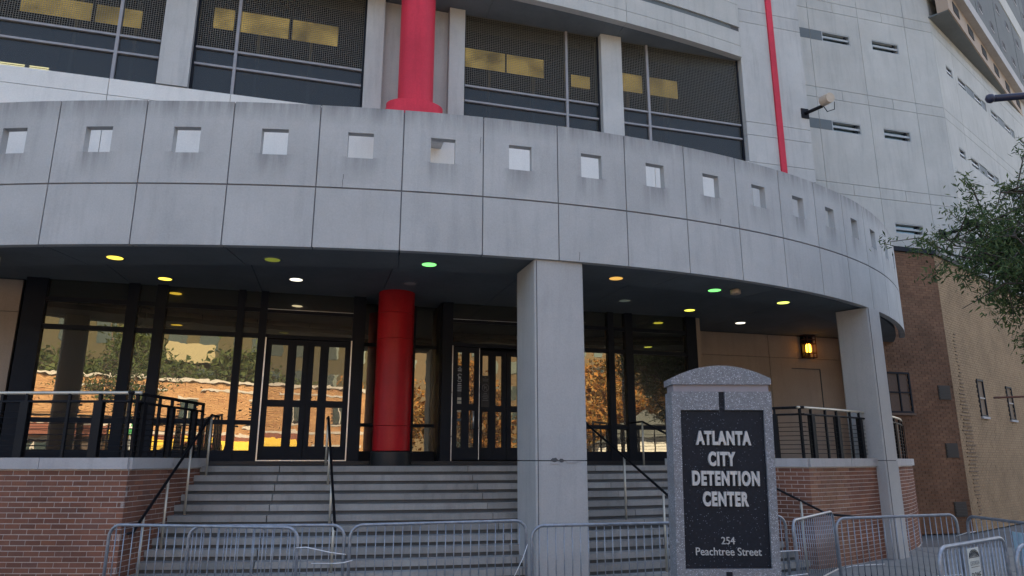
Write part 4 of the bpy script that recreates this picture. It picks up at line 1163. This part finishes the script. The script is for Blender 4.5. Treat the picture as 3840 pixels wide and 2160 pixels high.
# ------------------------------------------------------------------ trees
def tree(name, label, base, zc, rad, ntips, per, ll, lw, mat, seed, tr=.16, spread=.30, group=None, bare=.25, bias=None):
    rng = np.random.default_rng(seed); rnd = random.Random(seed)
    t = thing(name, base, label, 'tree', group)
    bx, by, bz = base
    C = Vector((bx, by, zc))
    tk = [Vector((bx, by, bz - .1)), Vector((bx + rnd.uniform(-.1, .1), by + rnd.uniform(-.1, .1), bz + (zc - rad[2] - bz) * .6)),
          Vector((bx + rnd.uniform(-.2, .2), by + rnd.uniform(-.2, .2), zc - rad[2] * .55)), Vector((bx + rnd.uniform(-.3, .3), by + rnd.uniform(-.3, .3), zc + rad[2] * .2)), Vector((bx, by, zc + rad[2] * .8))]
    MB().tube(tk, tr, 10, True, [1.15, .9, .75, .45, .12]).build('trunk', M['bark'], t, True)
    br = MB(); tips = []
    nl = max(7, ntips // 16)
    for i in range(nl):
        a = 2 * math.pi * (i * .618 % 1) + rnd.uniform(-.3, .3)
        f = rnd.uniform(.15, .95)
        k = f * 3 + .0
        j = min(3, int(1 + f * 2.9)); st = tk[j].lerp(tk[min(4, j + 1)], rnd.random() * .8)
        e = rnd.uniform(-.35, .75)
        rr = rnd.uniform(.7, 1.0)
        en = C + Vector((math.cos(a) * rad[0] * rr * math.cos(e), math.sin(a) * rad[1] * rr * math.cos(e), math.sin(e) * rad[2] * rr))
        if bias: en += Vector(bias) * rnd.random()
        m1 = st.lerp(en, .35) + Vector((rnd.uniform(-.2, .2), rnd.uniform(-.2, .2), rnd.uniform(.05, .4))) * rad[0] * .25
        m2 = st.lerp(en, .7) + Vector((rnd.uniform(-.2, .2), rnd.uniform(-.2, .2), rnd.uniform(0, .3))) * rad[0] * .25
        br.tube([st, m1, m2, en], tr * .34, 6, True, [1, .7, .42, .12])
        for q in range(max(3, ntips // nl)):
            g = rnd.uniform(.25, 1.0)
            p = (st.lerp(m1, g / .35) if g < .35 else m1.lerp(m2, (g - .35) / .35) if g < .7 else m2.lerp(en, (g - .7) / .3))
            d = Vector((rnd.gauss(0, 1), rnd.gauss(0, 1), rnd.gauss(.1, .7))).normalized() * rnd.uniform(.35, 1.0) * rad[0] * .38
            tp = p + d
            mid = p.lerp(tp, .5) + Vector((0, 0, .06 * rad[0]))
            br.tube([p, mid, tp], tr * .10, 4, False, [1, .7, .3])
            tips += [tp, mid, p.lerp(tp, .75)]
    br.build('branches', M['bark'], t, True)
    T = np.array([tuple(v) for v in tips])
    T = T[rng.random(len(T)) > bare]
    P = np.repeat(T, per, 0)
    P = P + rng.normal(0, spread * .5, P.shape)
    n = len(P)
    d = rng.normal(0, 1, (n, 3)); d[:, 2] -= .5; d /= np.linalg.norm(d, axis=1)[:, None]
    w = np.cross(d, rng.normal(0, 1, (n, 3))); w /= np.linalg.norm(w, axis=1)[:, None]
    L = ll * rng.uniform(.6, 1.25, (n, 1)); Wd = lw * rng.uniform(.7, 1.2, (n, 1))
    V = np.stack([P, P + d * L * .5 + w * Wd * .5, P + d * L, P + d * L * .5 - w * Wd * .5], 1).reshape(-1, 3)
    V -= np.array(base)
    me = bpy.data.meshes.new('crown')
    me.vertices.add(n * 4); me.vertices.foreach_set('co', V.astype(np.float32).ravel())
    me.loops.add(n * 4); me.loops.foreach_set('vertex_index', np.arange(n * 4, dtype=np.int32))
    me.polygons.add(n); me.polygons.foreach_set('loop_start', np.arange(0, n * 4, 4, dtype=np.int32)); me.polygons.foreach_set('loop_total', np.full(n, 4, dtype=np.int32))
    me.update(); me.validate()
    me.materials.append(mat)
    o = bpy.data.objects.new('crown', me); link(o, t)
    return t
tree('street_tree', 'green willow leaved tree reaching in from the right edge', (11.1, 11.6, 0), 5.2, (3.5, 2.9, 2.9), 820, 44, .125, .030, M['leaf'], 5, .17, .19)

# ------------------------------------------------------------------ far side of the street (mirrored in the glass)
shop = thing('brick_shop_row', (-2, -21, 0), 'sunlit orange brick shop row mirrored in the left panes', 'building')
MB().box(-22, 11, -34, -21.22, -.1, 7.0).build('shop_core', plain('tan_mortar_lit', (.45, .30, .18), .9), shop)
SH = Fr(11, -21, 180)
shb = MB(); z = 0.0; c = 0
openings = [(.8, 4.4, .3, 2.8), (6.0, 10.5, .3, 2.9), (12, 17.2, .3, 2.8), (18.5, 23.5, .3, 2.8), (25, 31, .3, 2.8)] + [(2.0 + 3.4 * i, 3.1 + 3.4 * i, 4.5, 5.9) for i in range(9) if i != 4]
while z < 7.0:
    u = 0 if c % 2 else -.16
    while u < 33:
        a, b = max(0, u + .006), min(33, u + .32 - .006)
        if b > a + .05 and not any(h[0] < (a + b) / 2 < h[1] and h[2] - .05 < z + .05 < h[3] for h in openings): shb.fbox(SH, a, b, random.uniform(-.006, .006), .22, z + .006, z + .1 - .006)
        u += .32
    z += .1; c += 1
o = shb.build('brick_field', M['shop'], shop); o['kind'] = 'stuff'
MB().fbox(SH, -.15, 33.15, -.12, .2, 7.02, 7.2).build('cornice', M['coping'], shop)
MB().fbox(SH, -.1, 33.1, -.06, .1, 3.75, 3.95).build('string_course', M['coping'], shop)
for h in openings:
    w_ = MB().fbox(SH, h[0], h[1], .08, .2, max(.1, h[2]), h[3]).build('window', M['frame'], shop)
    MB().fbox(SH, h[0] + .1, h[1] - .1, .05, .075, h[2] + .1, h[3] - .1).build('pane', M['slot'], w_)
    MB().fbox(SH, h[0] - .08, h[1] + .08, -.05, .04, h[2] - .14, h[2]).fbox(SH, h[0] - .08, h[1] + .08, -.03, .04, h[3], h[3] + .16).fbox(SH, (h[0] + h[1]) / 2 - .04, (h[0] + h[1]) / 2 + .04, .03, .05, h[2] + .1, h[3] - .1).build('surround', M['coping'], w_)
ymat = plain('yellow_awning', (.62, .42, .05), .7)
for u0, u1 in ((5.8, 10.7), (13.3, 17.2)):
    MB().hexa([SH.p(u0, -1.1, 2.75), SH.p(u1, -1.1, 2.75), SH.p(u1, 0, 2.8), SH.p(u0, 0, 2.8), SH.p(u0, -1.1, 3.0), SH.p(u1, -1.1, 3.0), SH.p(u1, 0, 3.7), SH.p(u0, 0, 3.7)]).build('awning', ymat, shop)
MB().fbox(SH, 4.9, 24.5, -.5, .0, 3.05, 3.72).build('sign_band', plain('maroon_band', (.16, .05, .035), .7), shop)
for k in range(9): MB().fbox(SH, 11.2 + k * .5, 11.2 + k * .5 + .3, -.53, -.5, 3.2, 3.2 + random.uniform(.2, .42)).build('sign_letter', ymat, shop)
MB().fbox(SH, 11.2, 13.2, -.03, .0, .1, 3.0).fbox(SH, 17.4, 19.8, -.03, 0, .1, 3.0).build('dark_shopfront', plain('dark_shopfront_paint', (.05, .035, .03), .6), shop)
for u0, z0, w in ((2, 6.4, 5), (9, 6.5, 3), (14, 6.4, 6), (22, 6.5, 4)): MB().fbox(SH, u0, u0 + w, -.05, .0, z0, z0 + .14).build('pale_course', M['coping'], shop)
gs = thing('green_shop_sign', (-4.6, -19.2, 0), 'green sign board mirrored in the left pane', 'sign')
MB().box(-5.3, -4.1, -19.24, -19.16, 3.1, 4.4).build('board', plain('green_board', (.02, .25, .07), .5), gs)
MB().tube([(-4.7, -19.2, 0), (-4.7, -19.2, 3.2)], .06, 8).build('post', M['galv'], gs, True)
MB().box(-4.9, -4.75, -19.15, -19.14, 3.5, 4.1).box(-4.75, -4.6, -19.15, -19.14, 3.5, 3.62).build('arrow_mark', M['white'], gs)
wh = thing('white_garage', (27, -11, 0), 'white clapboard garage mirrored right of the big column', 'building')
WG = Fr(30, -9, 125)
MB().fbox(WG, -3, 7, .1, 6, 0, 3.2).build('wall', M['white'], wh)
for k in range(15): MB().fbox(WG, -3, 7, .06, .12, .06 + k * .21, .25 + k * .21).build('clapboard', M['white'], wh)
MB().add([WG.p(-3.3, -.3, 3.2), WG.p(7.3, -.3, 3.2), WG.p(7.3, 6.3, 3.2), WG.p(-3.3, 6.3, 3.2), WG.p(-3.3, 3, 5.0), WG.p(7.3, 3, 5.0)], [(0, 1, 5, 4), (2, 3, 4, 5), (3, 0, 4), (1, 2, 5), (3, 2, 1, 0)]).build('roof', M['strip'], wh)
def car(x, y, hd, col, label):
    t = thing('parked_car', (x, y, -.1), label, 'car', 'cars parked across the street')
    fr = Fr(x, y, hd); z0 = -.1
    prof = [(-2.2, .35), (-2.25, .75), (-1.35, .95), (-.75, 1.42), (.75, 1.45), (1.5, .98), (2.15, .85), (2.2, .35)]
    n = len(prof)
    vs = [fr.p(a, s * (.88 if b < 1 else .68), b + z0) for s in (-1, 1) for a, b in prof]
    MB().add(vs, [tuple(range(n))[::-1], tuple(range(n, 2 * n)), *[(i, (i + 1) % n, n + (i + 1) % n, n + i) for i in range(n)]]).build('body', plain('car_paint', col, .25, .2), t)
    for s in (-1, 1):
        MB().add([fr.p(-1.15, s * .83, 1.0 + z0), fr.p(-.7, s * .72, 1.36 + z0), fr.p(.65, s * .72, 1.38 + z0), fr.p(1.25, s * .83, 1.02 + z0)], [(0, 1, 2, 3)]).build('side_window', M['slot'], t)
        for a in (-1.4, 1.4):
            c = Vector(fr.p(a, s * .80, .32 + z0)); d = Vector(fr.p(a, s * .92, .32 + z0)) - c
            w = MB().tube([c, c + d], .32, 18).build('wheel', M['black'], t, 'auto')
            MB().tube([c + d, c + d * 1.05], .2, 14).build('rim', M['alu'], w, 'auto')
        MB().fbox(fr, -2.235, -2.2, s * .6 - .15, s * .6 + .15, .6 + z0, .72 + z0).build('headlight', M['tie'], t)
car(-9.0, -12, 0, (.6, .6, .6), 'silver car parked left of the street tree across the road')
car(-2.0, -12.2, 0, (.55, .56, .58), 'grey car parked right of the street tree across the road')
car(5.0, -12, 0, (.08, .10, .12), 'dark car parked furthest right across the road')
tree('street_tree', 'bare limbed street tree mirrored in the leftmost pane', (-6.2, -14.5, 0), 6.2, (2.6, 2.6, 2.4), 110, 22, .20, .09, M['leafd'], 11, .2, .5, bare=.45)
ob = thing('olive_office_block', (-5, -44, 0), 'dull olive office block rising behind the shop row', 'building')
MB().box(-45, 24, -52, -44, -.1, 17).build('wall', plain('olive_stucco', (.055, .050, .028), .9, 0, .2, .4), ob)
for i in range(22):
    for z in (9.2, 12.4):
        MB().box(-43 + i * 3, -41.4 + i * 3, -44, -43.95, z, z + 1.6).build('window', M['slot'], ob)
MB().box(-1, 3.2, -43.96, -43.6, 11.2, 13.0).build('pale_bay', plain('cream_render', (.26, .23, .14), .8), ob)
pb = thing('dark_apartment_block', (50, -50, 0), 'dark brown apartment block closing the street on the right', 'building')
MB().box(24, 76, -60, -50, -.1, 21).box(76, 84, -50, 5, -.1, 21).build('wall', plain('brown_stucco', (.10, .075, .045), .9, 0, .2, .4), pb)
for i in range(16):
    for z in (3, 6.4, 9.8, 13.2, 16.6): MB().box(26 + i * 3, 27.4 + i * 3, -50, -49.95, z, z + 1.7).build('window', M['slot'], pb)
for i in range(16):
    for z in (3, 6.4, 9.8, 13.2, 16.6): MB().box(75.95, 76, -47 + i * 3, -45.6 + i * 3, z, z + 1.7).build('window', M['slot'], pb)
GB = 'trees behind the shop row'
for i, (x, y, h, r) in enumerate(((-16, -38, 13, 6), (-6, -40, 14, 6.5), (5, -37, 12, 6), (-25, -36, 12, 6))):
    tree('background_tree', ['tall dark tree behind the left end of the shop row', 'tall dark tree behind the middle of the shop row', 'dark tree behind the right end of the shop row', 'dark tree beyond the left end of the shop row'][i],
         (x, y, 0), h * .62, (r, r, h * .42), 120, 44, .46, .24, M['leafd'], 20 + i, .4, 1.2, GB)
for i, (x, y, h, r) in enumerate(((19, -21, 9, 4.5), (27, -17, 10, 5), (35, -11, 10, 5), (33, -22, 12, 6), (14, -27, 10, 5))):
    tree('autumn_tree', ['nearest orange autumn tree mirrored right of the big column', 'orange autumn tree behind the white garage', 'rightmost orange autumn tree', 'tallest orange autumn tree at the back', 'orange autumn tree beside the shop row'][i],
         (x, y, 0), h * .55, (r, r, h * .48), 150, 34, .36, .20, M['leafo'], 40 + i, .3, .9, 'autumn trees across the street')
